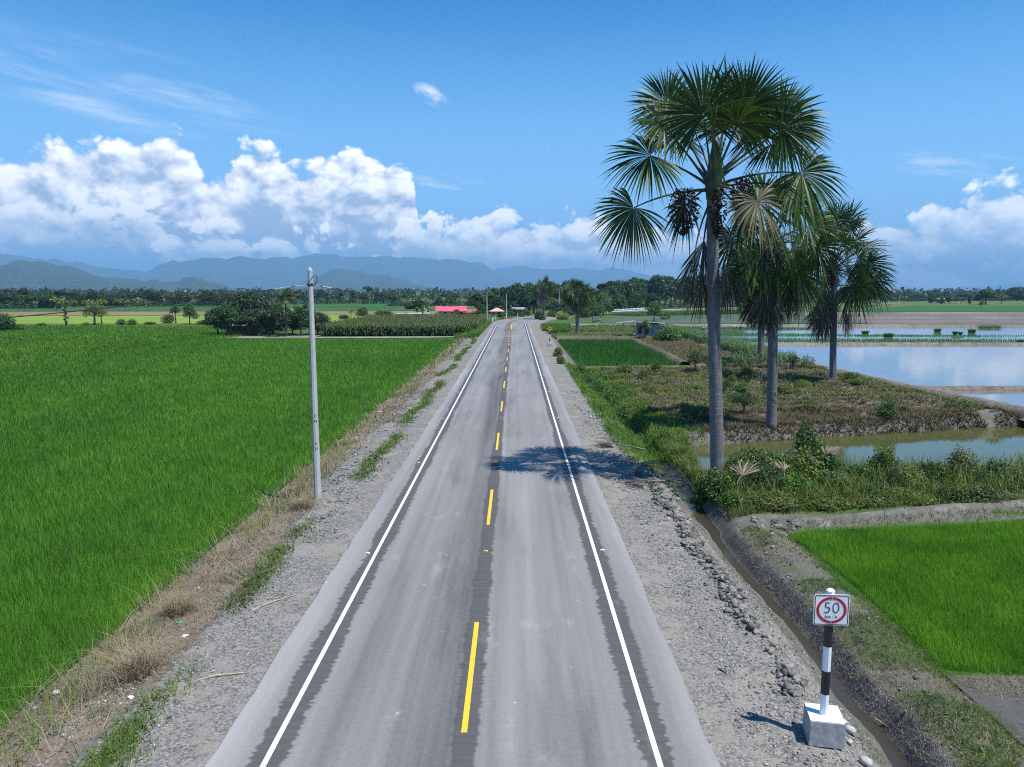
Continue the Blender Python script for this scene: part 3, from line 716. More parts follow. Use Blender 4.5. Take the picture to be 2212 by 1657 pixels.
# ------------------------------------------------------------------ mountains
def ridge(name, pts, dist, depth, seed, rough=1.0):
    """range whose skyline was read at the given bearing; spurs run down from it to the plain"""
    n = 260; px = np.linspace(pts[0][0], pts[-1][0], n); py = np.interp(px, [p[0] for p in pts], [p[1] for p in pts])
    py = py + (fbm(px * 0.035, px * 0, 4, seed) - 0.5) * 16 * rough
    crest = np.array([tuple(AT(a, b, dist)) for a, b in zip(px, py)])
    cx, cz = crest[:, 0], np.maximum(crest[:, 2], 0)
    rows = 34; out = []
    for r in range(rows):
        t = r / (rows - 1)                     # 0 = foot toward us, 0.62 = crest, 1 = foot behind
        yy = dist + (t - 0.62) * depth
        k = (1 - abs(t - 0.62) / (0.62 if t < 0.62 else 0.38))
        k = k ** 1.15
        sp = fbm(cx / 420.0 * (8000 / dist) + t * 1.2, np.full(n, yy / 900.0), 5, seed) - 0.5
        zz = cz * k * (1 + sp * 1.3 * (1 - k) * 1.6) + sp * 60 * k * (1 - k) * rough * 3 + (fbm(cx / 60.0, np.full(n, yy / 60.0), 3, seed + 5) - 0.5) * 14 * rough * (dist / 8000)
        if k <= 0.001: zz = np.full(n, -30.0)
        out.append(np.stack([cx * (yy / dist) + (fbm(cx / 500.0, np.full(n, r * 0.21), 3, seed + 9) - 0.5) * 260 * (1 - k), np.full(n, yy), zz - 4], -1))
    Vv = np.stack(out, 0); i = np.arange(rows * n).reshape(rows, n)
    Qd = np.stack([i[:-1, :-1], i[:-1, 1:], i[1:, 1:], i[1:, :-1]], -1).reshape(-1, 4)
    return tag(mesh_q(name, Vv.reshape(-1, 3), Qd, M['hill'], smooth=True), kind='structure')
ridge('mountains', [(-900, 590), (-500, 560), (-250, 566), (0, 566), (40, 562), (90, 562), (145, 574), (202, 591), (250, 599), (312, 610), (337, 604), (362, 607), (422, 600), (475, 610), (525, 626), (570, 645), (600, 655)], 4500, 2200, 31)
ridge('mountains', [(540, 655), (590, 640), (640, 616), (690, 592), (712, 582), (735, 578), (762, 583), (790, 588), (820, 592), (850, 596), (880, 600), (905, 612), (930, 626), (965, 642), (1000, 656)], 6800, 2600, 41)
ridge('mountains', [(-700, 552), (-300, 548), (0, 547), (60, 552), (130, 560), (240, 580), (300, 585), (370, 566), (440, 558), (520, 555), (600, 556), (640, 600), (700, 640), (740, 656)], 10500, 3600, 51)
ridge('mountains', [(420, 600), (500, 570), (600, 553), (700, 548), (780, 552), (850, 556), (930, 553), (945, 556), (1003, 567), (1044, 571), (1070, 584), (1100, 600), (1150, 628), (1190, 650)], 12500, 3800, 61)
ridge('mountains', [(960, 640), (1040, 590), (1082, 577), (1126, 575), (1160, 580), (1200, 583), (1235, 577), (1293, 580), (1320, 573), (1343, 580), (1396, 593), (1440, 602), (1500, 618), (1580, 636), (1660, 652)], 15500, 4200, 71)
ridge('mountains', [(1850, 652), (1920, 636), (1990, 624), (2040, 621), (2100, 619), (2160, 613), (2230, 608), (2400, 604), (2700, 612), (3100, 650)], 19500, 3000, 81)

# ------------------------------------------------------------------ humid air
m = bpy.data.materials.new('haze'); m.use_nodes = True
T = NT(m.node_tree)
T.n.remove(T.n['Principled BSDF'])
pv = T.node('ShaderNodeVolumePrincipled', {'Color': (0.33, 0.66, 1.0, 1), 'Density': 1.3e-4, 'Anisotropy': 0.0})
T.put(T.n['Material Output'].inputs['Volume'], pv.outputs[0])
HZ = 800
hz = MB().box((0, 7000, HZ / 2 - 45), (54000, 34000, HZ + 90)).build('haze', m)
tag(hz, kind='stuff')

# ------------------------------------------------------------------ foliage builders
def blades(x, y, z, L, w, lean, rng, segs=2):
    """grass blades: bent strips; all arguments arrays of one length"""
    n = len(x); az = rng.rand(n) * 2 * np.pi; fa = az + (rng.rand(n) - 0.5) * 1.2
    d = np.stack([np.cos(az), np.sin(az)], -1); side = np.stack([-np.sin(fa), np.cos(fa)], -1)
    ts = np.linspace(0, 1, segs + 1); rows = []
    for t in ts:
        h = L * (t - 0.28 * lean * t * t); o = L * lean * t ** 1.7 * 0.85
        ww = w * (1 - 0.88 * t ** 1.6) * 0.5
        c = np.stack([x + d[:, 0] * o, y + d[:, 1] * o, z + h], -1)
        s3 = np.concatenate([side * ww[:, None], np.zeros((n, 1))], -1)
        rows.append(c - s3); rows.append(c + s3)
    Vv = np.stack(rows, 1); k = 2 * (segs + 1); b = (np.arange(n) * k)[:, None]
    Qd = np.concatenate([b + np.array([[2 * i, 2 * i + 1, 2 * i + 3, 2 * i + 2]]) for i in range(segs)], 0)
    return Vv.reshape(-1, 3), Qd, k
def blade_field(name, pts, mat, L, w, lean, seed, tone=None, tops=None, **kw):
    rng = np.random.RandomState(seed); x, y = pts; n = len(x)
    z = height(x, y) if tops is None else tops
    Lr = L * (0.65 + 0.6 * rng.rand(n)); ln = lean * (0.3 + 1.2 * rng.rand(n)); ww = w * (0.7 + 0.6 * rng.rand(n))
    Vv, Qd, k = blades(x, y, z, Lr, ww, ln, rng)
    v = np.clip((rng.rand(n) if tone is None else tone + (rng.rand(n) - 0.5) * 0.35), 0, 1)
    o = mesh_q(name, Vv, Qd, mat, var=np.repeat(v, k))
    return tag(o, kind=kw.get('kind', 'stuff'))
def inside(poly, x, y):
    c = np.zeros(len(x), bool); n = len(poly)
    for i in range(n):
        x1, y1 = poly[i]; x2, y2 = poly[(i + 1) % n]
        t = ((y1 > y) != (y2 > y)); xi = (x2 - x1) * (y - y1) / ((y2 - y1) + 1e-9) + x1
        c ^= t & (x < xi)
    return c
def in_view(x, y, m=5.0):
    return (np.abs(x - CAMX) < (y + 3) * 0.72 + m) & (y > 6.5)
def scatter(poly, dens, seed, view=True):
    """points in an outline; dens = points per m2, a number or a function of (x, y)"""
    rng = np.random.RandomState(seed); p = np.array(poly); x0, y0 = p.min(0); x1, y1 = p.max(0)
    if callable(dens):
        xx, yy = np.meshgrid(np.linspace(x0, x1, 60), np.linspace(y0, y1, 60)); dm = float(np.max(dens(xx.ravel(), yy.ravel())))
        if view:
            bands = np.linspace(y0, y1, 25); X = []; Yv = []
            for a, b in zip(bands, bands[1:]):
                yy2 = np.linspace(a, b, 8); xx2 = np.linspace(x0, x1, 40); gx2, gy2 = np.meshgrid(xx2, yy2)
                dmb = float(np.max(dens(gx2.ravel(), gy2.ravel()))); n = int(dmb * (x1 - x0) * (b - a)) + 1
                x = x0 + rng.rand(n) * (x1 - x0); y = a + rng.rand(n) * (b - a)
                k = (rng.rand(n) * dmb < dens(x, y)) & inside(poly, x, y) & in_view(x, y)
                X.append(x[k]); Yv.append(y[k])
            return np.concatenate(X), np.concatenate(Yv)
    else: dm = dens
    n = int(dm * (x1 - x0) * (y1 - y0)) + 1
    x = x0 + rng.rand(n) * (x1 - x0); y = y0 + rng.rand(n) * (y1 - y0)
    k = inside(poly, x, y)
    if callable(dens): k &= rng.rand(n) * dm < dens(x, y)
    if view: k &= in_view(x, y)
    return x[k], y[k]

def leaf_quads(C, size, rng, up=0.35, asp=0.55, out=None):
    """leaf-sized, slightly folded quads round the centres C"""
    n = len(C); nrmv = nrm(rng.randn(n, 3) + np.array([0, 0, up]) * 1.5 + (0 if out is None else out * 0.9))
    t = nrm(np.cross(nrmv, nrm(rng.randn(n, 3)))); b = np.cross(nrmv, t)
    s = (size * (0.6 + 0.8 * rng.rand(n)))[:, None] if np.isscalar(size) else size[:, None]
    p0 = C - t * s; p2 = C + t * s; p1 = C + b * s * asp + nrmv * s * 0.12; p3 = C - b * s * asp + nrmv * s * 0.12
    Vv = np.stack([p0, p1, p2, p3], 1).reshape(-1, 3)
    return Vv, np.arange(n * 4).reshape(n, 4)
def crown_points(lobes, n, rng, shell=0.55):
    """points spread through overlapping lobes (x, y, z, rx, rz), denser to the outside"""
    wts = np.array([l[3] ** 2 * l[4] for l in lobes]); ch = rng.choice(len(lobes), n, p=wts / wts.sum())
    l = np.array(lobes)[ch]; d = nrm(rng.randn(n, 3)); r = (shell + (1 - shell) * rng.rand(n)) ** 0.8 * (0.86 + 0.28 * rng.rand(n))
    bump = 0.80 + 0.42 * fbm(d[:, 0] * 2.2 + ch * 5.1, d[:, 1] * 2.2 + d[:, 2] * 2.2, 3, 3)
    o = d * (r * bump)[:, None]
    return np.stack([l[:, 0] + o[:, 0] * l[:, 3], l[:, 1] + o[:, 1] * l[:, 3], l[:, 2] + o[:, 2] * l[:, 4]], -1), d
def limb_mesh(paths):
    mb = MB()
    for pts, rad, n in paths: mb.tube(pts, rad, n)
    return mb
def tree_proto(name, H, W_, seed, kind, mat, n, size, label=None, cat='tree', trunk='bark'):
    """a broad-leaved tree standing at the origin: trunk with limbs, and a crown of leaves"""
    rng = np.random.RandomState(seed); r2 = random.Random(seed)
    t = empty(name)
    lobes = []; paths = []
    base = {'round': 0.22, 'tall': 0.45, 'bush': 0.0, 'open': 0.3, 'umbrella': 0.62, 'column': 0.15}[kind] * H
    top = H
    rt = 0.028 * H + 0.04
    if kind == 'bush':
        for k in range(7):
            a = k * 2.4; q = r2.uniform(0.1, 0.6) * W_ / 2
            hh = H * r2.uniform(0.45, 0.95) * (1 - 0.35 * q / (W_ / 2))
            lobes.append((math.cos(a) * q, math.sin(a) * q, hh * 0.5, W_ * r2.uniform(0.22, 0.34), hh * 0.5))
        for k in range(4):
            a = k * 1.7; paths.append(([(0, 0, -0.1), (math.cos(a) * W_ * .12, math.sin(a) * W_ * .12, H * .3), (math.cos(a) * W_ * .25, math.sin(a) * W_ * .25, H * .7)], [rt * .5, rt * .35, rt * .12], 5))
    else:
        bend = r2.uniform(-.04, .04) * H
        trunk_top = (bend, r2.uniform(-.03, .03) * H, base + (top - base) * 0.45)
        paths.append(([(0, 0, -0.2), (bend * .3, 0, base * .5), trunk_top], [rt * 1.25, rt, rt * .5], 7))
        nl = {'round': 11, 'tall': 9, 'open': 12, 'umbrella': 7, 'column': 9}[kind]
        for k in range(nl):
            a = k * 2.4 + r2.uniform(-.4, .4); f = (k + .5) / nl
            q = math.sqrt(f) * W_ / 2 * r2.uniform(.45, .78)
            if kind == 'umbrella': zc = top - (top - base) * (.25 + .35 * f)
            elif kind == 'column': zc = base + (top - base) * (1 - f) * .9; q *= .7
            else: zc = base + (top - base) * (.80 - .5 * f + r2.uniform(-.14, .14))
            rx = W_ * r2.uniform(.15, .24) * (1.15 if kind == 'round' else .85); rz = rx * (.45 if kind == 'umbrella' else r2.uniform(.6, .85))
            zc = min(zc, top - rz * .8)
            c = (math.cos(a) * q + bend, math.sin(a) * q, zc); lobes.append((*c, rx, rz))
            st = (bend * .6, 0, base + (zc - base) * r2.uniform(.15, .45))
            mid = ((st[0] + c[0]) / 2, (st[1] + c[1]) / 2, (st[2] + c[2]) / 2 + .03 * H)
            paths.append(([st, mid, c], [rt * .45, rt * .28, rt * .10], 5))
    Cc, d = crown_points(lobes, n, rng, .45)
    if kind == 'bush': Cc[:, 2] = np.maximum(Cc[:, 2], 0.02 * H + rng.rand(len(Cc)) * 0.1 * H)
    if kind == 'open': Cc = Cc[rng.rand(len(Cc)) < .3 + .9 * (fbm(Cc[:, 0] * 1.5, Cc[:, 2] * 1.5 + Cc[:, 1], 3, seed) > .5)]; d = None
    Vv, Qd = leaf_quads(Cc, size, rng, .5, .6, d)
    v = np.repeat(np.clip(rng.rand(len(Cc)) * .75 + (fbm(Cc[:, 0] * 6 / W_, Cc[:, 2] * 6 / W_ + Cc[:, 1] * 3 / W_, 3, seed) - .35) * .9, 0, 1), 4)
    limb_mesh(paths).build('trunk' if kind != 'bush' else 'stems', M[trunk], t, smooth=True)
    mesh_q('crown' if kind != 'bush' else 'foliage', Vv, Qd, mat, t, var=v)
    t['cat0'] = cat
    return t

# -- fan palms (tall, with a fan on the end of each long stalk)
def fan_blade(hub, axis, nrm_, L, nseg, spread, droop, rng, fold=.14, rag=.12):
    a = axis.normalized(); n = (nrm_ - a * nrm_.dot(a)).normalized(); s = a.cross(n)
    Vv, Fq, vals = [], [], []; ts = [0.02, .22, .42, .62, .8, .92, 1.0]; dphi = 2 * spread / nseg
    for k in range(nseg):
        ph = -spread + dphi * (k + .5) + rng.uniform(-.25, .25) * dphi
        d = (a * math.cos(ph) + s * math.sin(ph) + n * (fold * abs(math.sin(ph)) + rng.uniform(-.10, .10))).normalized()
        Ls = L * (1 - .22 * (abs(ph) / spread) ** 2) * rng.uniform(1 - rag, 1.04); dr = droop * rng.uniform(.55, 1.5)
        tw = rng.uniform(-.7, .7); wd0 = d.cross(n).normalized(); wd = (wd0 * math.cos(tw) + n * math.sin(tw)).normalized()
        b = len(Vv); vv = min(1, max(0, rng.gauss(.42, .22)))
        for t in ts:
            p = hub + d * (Ls * t) + Vector((0, 0, -1)) * (dr * Ls * t ** 2.6)
            w = min(Ls * t * dphi * .62, .052 * (L / 2.0) ** .5) * (1 if t < .5 else max(.06, 1 - ((t - .5) / .5) ** 1.3))
            Vv += [p - wd * w, p + wd * w]; vals += [vv, vv]
        Fq += [(b + 2 * i, b + 2 * i + 1, b + 2 * i + 3, b + 2 * i + 2) for i in range(len(ts) - 1)]
    return Vv, Fq, vals
def frond(parent, heart, hub, L, rng, mat, nseg=52, spread=2.75, droop=.22, down=None, dead=False, stalk=.045, label=None, name='frond', face=None):
    heart, hub = Vector(heart), Vector(hub); h = hub - heart; hd = h.normalized()
    if down is None: down = .12 + .75 * max(0, 1 - max(0, hd.z)) ** 1.5
    axis = (hd * .8 + Vector((0, 0, -down))).normalized() if not dead else Vector((hd.x * .25, hd.y * .25, -1)).normalized()
    hz_ = Vector((h.x, h.y, 0)); hz_ = hz_.normalized() if hz_.length > 1e-3 else Vector((0, -1, 0))
    tg = Vector((-hz_.y, hz_.x, 0)) * rng.choice((-1, 1))
    up = (Vector((0, 0, 1)) - hz_ * .9 + tg * .5) if hd.z > .45 else Vector((0, 0, .35)) + tg * rng.uniform(.5, 1.1)
    if face is not None: up = Vector(face) + tg * .25
    if dead: up = hz_
    Vv, Fq, vals = fan_blade(hub, axis, up, L, nseg, spread, droop, rng)
    mi = [0] * len(Fq)
    mb = MB(); mid = heart + h * .5 + Vector((0, 0, .16 * h.length * (1 - abs(hd.z)))) + hz_ * (.12 * h.length if dead else 0)
    pts = []
    for t in (0, .2, .4, .6, .8, 1):
        pts.append(heart * (1 - t) ** 2 + mid * (2 * t * (1 - t)) + hub * t ** 2)
    mb.tube(pts, [stalk * 2.0, stalk * 1.35, stalk, stalk * .85, stalk * .7, stalk * .5], 6)
    b = len(Vv); Vv += mb.v; Fq = Fq + [tuple(i + b for i in f) for f in mb.f if len(f) == 4]; mi += [1] * (len(Fq) - len(mi)); vals += [.5] * len(mb.v)
    o = mesh_q(name, np.array([tuple(v) for v in Vv]), np.array(Fq), [mat, M['stalk'] if not dead else M['fan_dead']], parent, mi=mi, var=vals)
    if label: o['label'] = label
    return o
M['stalk'] = plain('green_stalk', (0.055, 0.065, 0.032), .5, .2, 3)
def fruit_cluster(parent, top, length, wid, n, seed):
    rng = np.random.RandomState(seed); t = np.array(top)
    f = rng.rand(n); a = rng.rand(n) * 2 * np.pi; r = wid * np.sqrt(rng.rand(n)) * np.sin(np.clip(f * .9 + .12, 0, 1) * np.pi) ** .6
    C = t + np.stack([np.cos(a) * r, np.sin(a) * r, -f * length], -1)
    o6 = np.array([(1, 0, 0), (0, 1, 0), (-1, 0, 0), (0, -1, 0), (0, 0, 1.15), (0, 0, -1.15)]) * .042
    Vv = (C[:, None, :] + o6[None]).reshape(-1, 3); b = (np.arange(n) * 6)[:, None]
    tri = np.concatenate([b + np.array([q]) for q in ((0, 1, 4), (1, 2, 4), (2, 3, 4), (3, 0, 4), (1, 0, 5), (2, 1, 5), (3, 2, 5), (0, 3, 5))], 0)
    ax = MB(); ax.tube([tuple(t + np.array([0, 0, .02])), tuple(t - np.array([0, 0, length * .5])), tuple(t - np.array([0, 0, length]))], [.05, .07, .05], 4)
    q4 = [f for f in ax.f]; b0 = len(Vv); tri = np.concatenate([tri, np.array([(f[0] + b0, f[1] + b0, f[2] + b0) for f in q4] + [(f[0] + b0, f[2] + b0, f[3] + b0) for f in q4])]); Vv = np.concatenate([Vv, np.array(ax.v)])
    return mesh_q('fruit_cluster', Vv, tri, M['fruit'], parent, var=np.concatenate([np.repeat(rng.rand(n), 6), np.full(len(ax.v), .3)]), smooth=True)
def palm_trunk(parent, h, r0, r1, seed, lean=(0, 0)):
    n = 26; pts = []; rad = []; rr = random.Random(seed)
    for i in range(n):
        t = i / (n - 1); pts.append((lean[0] * t + .05 * math.sin(t * 5 + seed), lean[1] * t + .04 * math.cos(t * 4 + seed), -0.35 + (h + .35) * t))
        rad.append((r0 + (r1 - r0) * t) * (1 + .02 * rr.uniform(-1, 1)) * (1 + .18 * max(0, .06 - t) / .06))
    return MB().tube(pts, rad, 18).build('trunk', M['ptrunk'], parent, smooth=True)

# ------------------------------------------------------------------ the main palm, frond by frond
main = empty('fan_palm', (9.42, 30.3, -0.42)); MZ = 0.42
tag(main, 'tallest fan palm, its trunk rising beside the ditch and its shadow falling on the road', 'palm tree', 'fan palms by the pond')
k_ = 31.0 / F
HEART = AT(1540, 398, 30.3); heart_l = HEART - main.location
palm_trunk(main, heart_l.z + .1, .285, .235, 1, (heart_l.x, heart_l.y))
rg = random.Random(3)
def mp(cx, cy, dep):                                   # reading of a stalk's end on the enlarged sheet
    return AT(1269 + cx * .2685, 108 + cy * .2685, 30.3 + dep) - main.location
live = [(930, 520, -.6, 450), (1130, 430, .3, 370), (1270, 470, -.5, 420), (1540, 560, .1, 400), (1570, 640, -.8, 340), (1000, 700, -1.9, 380), (640, 440, .5, 330),
        (610, 600, -.5, 330), (500, 850, -.3, 390), (370, 1270, -.4, 350), (1720, 990, -.3, 420), (1150, 560, 1.5, 400), (840, 600, 1.8, 400), (1400, 640, 1.6, 380),
        (1640, 1130, 1.0, 330), (1080, 660, 2.0, 400), (1200, 600, -1.4, 330), (1480, 760, .8, 340), (700, 720, .9, 330)]
for cx, cy, dep, r in live:
    frond(main, heart_l + Vector((0, 0, rg.uniform(-.3, .2))), mp(cx, cy, dep), r * .2685 * k_ * 1.03, rg, M['fan'], droop=.14 if cy < 600 else .34, nseg=62, face=(rg.uniform(-.5, .5), -1, rg.uniform(0, .7)) if dep < .8 else None, spread=rg.uniform(2.1, 2.75))
frond(main, heart_l, mp(1365, 1220, -1.2), 1.6, rg, M['fan_old'], droop=.45, label='fading yellow-brown frond', nseg=60, face=(0, -1, .3))
frond(main, heart_l, mp(790, 1250, 1.2), 1.6, rg, M['fan'], droop=.45)
frond(main, heart_l, mp(1240, 1300, 1.0), 1.7, rg, M['fan'], droop=.5)
for px, py, dep, L in ((1500, 552, -.35, 1.75), (1516, 600, .4, 1.5), (1562, 560, -.2, 1.9), (1574, 585, .5, 1.6), (1520, 520, .5, 1.5)):
    frond(main, heart_l + Vector((0, 0, -.5)), AT(px, py, 30.3 + dep) - main.location, L * 1.25, rg, M['fan_dead'], spread=.8, droop=.05, dead=True, nseg=38, label='dead brown frond hanging along the trunk', stalk=.035)
for px, py, dep, ln, wd, n in ((1478, 408, -.3, 1.85, .62, 520), (1552, 405, -.5, 2.0, .34, 320), (1602, 385, -.2, 1.4, .45, 320), (1615, 430, .2, 1.3, .3, 160)):
    c = AT(px, py, 30.3 + dep) - main.location; fruit_cluster(main, tuple(c), ln, wd, n, int(px))
MB().tube([heart_l + Vector((0, 0, -.6)), heart_l + Vector((0, 0, 0)), heart_l + Vector((.02, 0, 1.0)), heart_l + Vector((.05, 0, 2.0))], [.26, .34, .22, .06], 12).build('crownshaft', M['stalk'], main, smooth=True)

def fan_palm(px, base_py, heart_py, zg, seed, nlive, L, r0, r1, ndead, label, reach=(1.3, 2.2), nfruit=2, nseg=46, low=128, hang=(1.2, 2.4), group='fan palms by the pond', depth=None, droop=(.15, .45), loc=None):
    x, y = G(px, base_py, zg) if loc is None else loc
    t = empty('fan_palm', (x, y, zg)); tag(t, label, 'palm tree', group)
    hp = AT(px, heart_py, y); hh = hp.z - zg; r = random.Random(seed); lean = (hp.x - x, 0)
    palm_trunk(t, hh + .1, r0, r1, seed, lean); hl = Vector((lean[0], 0, hh))
    for k in range(nlive):
        f = (k + .5) / nlive; el = R(82) - f ** .85 * R(low) + r.uniform(-.12, .12); az = k * 2.399 + seed + r.uniform(-.3, .3)
        q = r.uniform(*reach) * (1 if el > -.2 else .9)
        hub = hl + Vector((math.cos(el) * math.cos(az), math.cos(el) * math.sin(az), math.sin(el))) * q
        old = f > .88 and r.random() < .5
        frond(t, hl + Vector((0, 0, -.3 * f)), hub, L * r.uniform(.7, 1.0), r, M['fan_old'] if old else M['fan'], nseg=nseg, spread=r.uniform(1.9, 2.6), droop=droop[0] + (droop[1] - droop[0]) * f, label='fading yellowish frond' if old else None)
    for k in range(ndead):
        az = k * 2.1 + seed * .7; q = r.uniform(.35, .6) * reach[1] * .6
        hub = hl + Vector((math.cos(az) * q, math.sin(az) * q, -r.uniform(*hang) * L / 2))
        frond(t, hl + Vector((0, 0, -.4)), hub, L * r.uniform(.8, 1.0), r, M['fan_dead'], nseg=max(26, nseg - 14), spread=r.uniform(.6, .95), droop=.06, dead=True, label='dead brown hanging frond', stalk=.03)
    for k in range(nfruit):
        az = k * 2.6 + seed; fruit_cluster(t, tuple(hl + Vector((math.cos(az) * .5, math.sin(az) * .4, -.1))), 1.7, .42, 260, seed + k)
    MB().tube([hl + Vector((0, 0, -.5)), hl, hl + Vector((0, 0, .8)), hl + Vector((0, 0, 1.7))], [r1 * 1.1, r1 * 1.3, r1 * .8, .05], 10).build('crownshaft', M['stalk'], t, smooth=True)
    return t
p2 = fan_palm(1667, 921, 520, -.3, 12, 25, 2.4, .31, .27, 15, 'fan palm with letters cut in its trunk, nearest the pond bank behind the tallest palm', (1.6, 3.2), 4, nseg=56, hang=(1.4, 3.6), low=150)
fan_palm(1800, 823, 578, -.2, 23, 30, 3.0, .30, .27, 10, 'fan palm standing alone beside the earth bund of the flooded paddy', (2.6, 4.5), 3, nseg=54, hang=(1.4, 3.0), low=118)
fan_palm(1643, 787, 585, -.3, 37, 18, 2.6, .36, .32, 5, 'fan palm with the shortest visible trunk, half hidden among maize behind the others', (1.4, 2.6), 2, nseg=42)
fg = 'fan palms at the bend of the road'
fan_palm(1246, 722, 637, -.35, 51, 24, 2.2, .36, .33, 4, 'stout fan palm with a bushy crown left of the plank shack', (1.3, 2.5), 2, nseg=40, hang=(1.2, 2.2), low=120, group=fg)
fan_palm(1174, 693, 624, -.4, 63, 20, 2.2, .36, .31, 4, 'taller pale-trunked fan palm of the pair at the bend', (1.4, 2.8), 2, nseg=36, hang=(1.2, 2.0), low=112, group=fg)
fan_palm(1161, 691, 640, -.4, 71, 6, 1.8, .30, .26, 5, 'thinner fan palm of the pair at the bend, full of dead fronds', (1.2, 2.0), 1, nseg=30, group=fg)

# ------------------------------------------------------------------ feather palms, banana plants
def coconut_proto(h, seed, nf=15, L=3.2, mat='coco', lean=.6):
    t = empty('coconut_palm'); r = random.Random(seed)
    pts = [(lean * (i / 9) ** 1.6, 0, -.2 + (h + .2) * i / 9) for i in range(10)]
    MB().tube(pts, [.20 if i == 0 else .15 - .05 * i / 9 for i in range(10)], 8).build('trunk', M['bark'], t, smooth=True)
    hp = Vector(pts[-1]); Vv, Fq, vals = [], [], []
    for k in range(nf):
        f = (k + .5) / nf; az = k * 2.399; el = R(80) - f * R(95) + r.uniform(-.15, .15); LL = L * r.uniform(.85, 1.1)
        hd = Vector((math.cos(az), math.sin(az), 0)); sd = Vector((-hd.y, hd.x, 0)); p = hp.copy(); e = el; prev = None
        nseg = 14; vv0 = r.uniform(.1, .6) + (.3 if f > .8 else 0)
        for i in range(nseg + 1):
            tt = i / nseg
            dirv_ = hd * math.cos(e) + Vector((0, 0, math.sin(e))); nv = Vector((0, 0, math.cos(e))) - hd * math.sin(e)
            if i > 1:
                ll = .95 * LL / 3 * math.sin(min(1, tt * .9 + .18) * math.pi) ** .5 * (1 if tt < .97 else .6)
                for sg in (-1, 1):
                    q = (sd * sg * .78 + dirv_ * .5 + nv * .15 - Vector((0, 0, .45 + .3 * r.random()))).normalized()
                    for hlf in (0, .5):
                        p0 = p + dirv_ * (LL / nseg * hlf); b = len(Vv); w = dirv_ * .055
                        tip = p0 + q * ll * r.uniform(.8, 1.05); md = p0 + q * ll * .55 + Vector((0, 0, .04))
                        Vv += [p0 - w * .6, p0 + w * .6, md + w, md - w, tip + w * .15, tip - w * .15]; vv = min(1, max(0, vv0 + r.uniform(-.2, .2))); vals += [vv] * 6
                        Fq += [(b, b + 1, b + 2, b + 3), (b + 3, b + 2, b + 4, b + 5)]
            if prev is not None:
                b = len(Vv); w = sd * .035; Vv += [prev - w, prev + w, p + w, p - w]; vals += [.8] * 4; Fq.append((b, b + 1, b + 2, b + 3))
            prev = p.copy(); p = p + dirv_ * (LL / nseg); e -= (.045 + .10 * tt) * (1.0 if el > 0 else .5)
    mesh_q('fronds', np.array([tuple(v) for v in Vv]), np.array(Fq), M[mat], t, var=vals)
    return t
def banana_proto(h, seed, n=8):
    t = empty('banana_plant'); r = random.Random(seed)
    MB().tube([(0, 0, -.1), (0, 0, h * .4), (.03, 0, h * .62)], [.13, .11, .06], 8).build('stem', M['stalk'], t, smooth=True)
    Vv, Fq, vals = [], [], []
    for k in range(n):
        az = k * 2.399 + r.uniform(-.3, .3); e = R(78) - (k / n) * R(60); hd = Vector((math.cos(az), math.sin(az), 0)); sd = Vector((-hd.y, hd.x, 0)); p = Vector((0, 0, h * .55)); LL = h * r.uniform(.5, .68); m_ = 9; vv = r.uniform(.2, .8)
        for i in range(m_ + 1):
            tt = i / m_; dv = hd * math.cos(e) + Vector((0, 0, math.sin(e))); w = LL * .16 * math.sin(max(.02, min(1, (tt - .12) / .88)) * math.pi) ** .6 if tt > .12 else .03
            Vv += [p - sd * w - Vector((0, 0, w * .35)), p, p + sd * w - Vector((0, 0, w * .35))]; vals += [vv, min(1, vv + .2), vv]
            if i:
                b = len(Vv) - 6; Fq += [(b, b + 1, b + 4, b + 3), (b + 1, b + 2, b + 5, b + 4)]
            p = p + dv * (LL / m_); e -= .10 + .12 * tt
    mesh_q('leaves', np.array([tuple(v) for v in Vv]), np.array(Fq), M['bright'], t, var=vals)
    return t

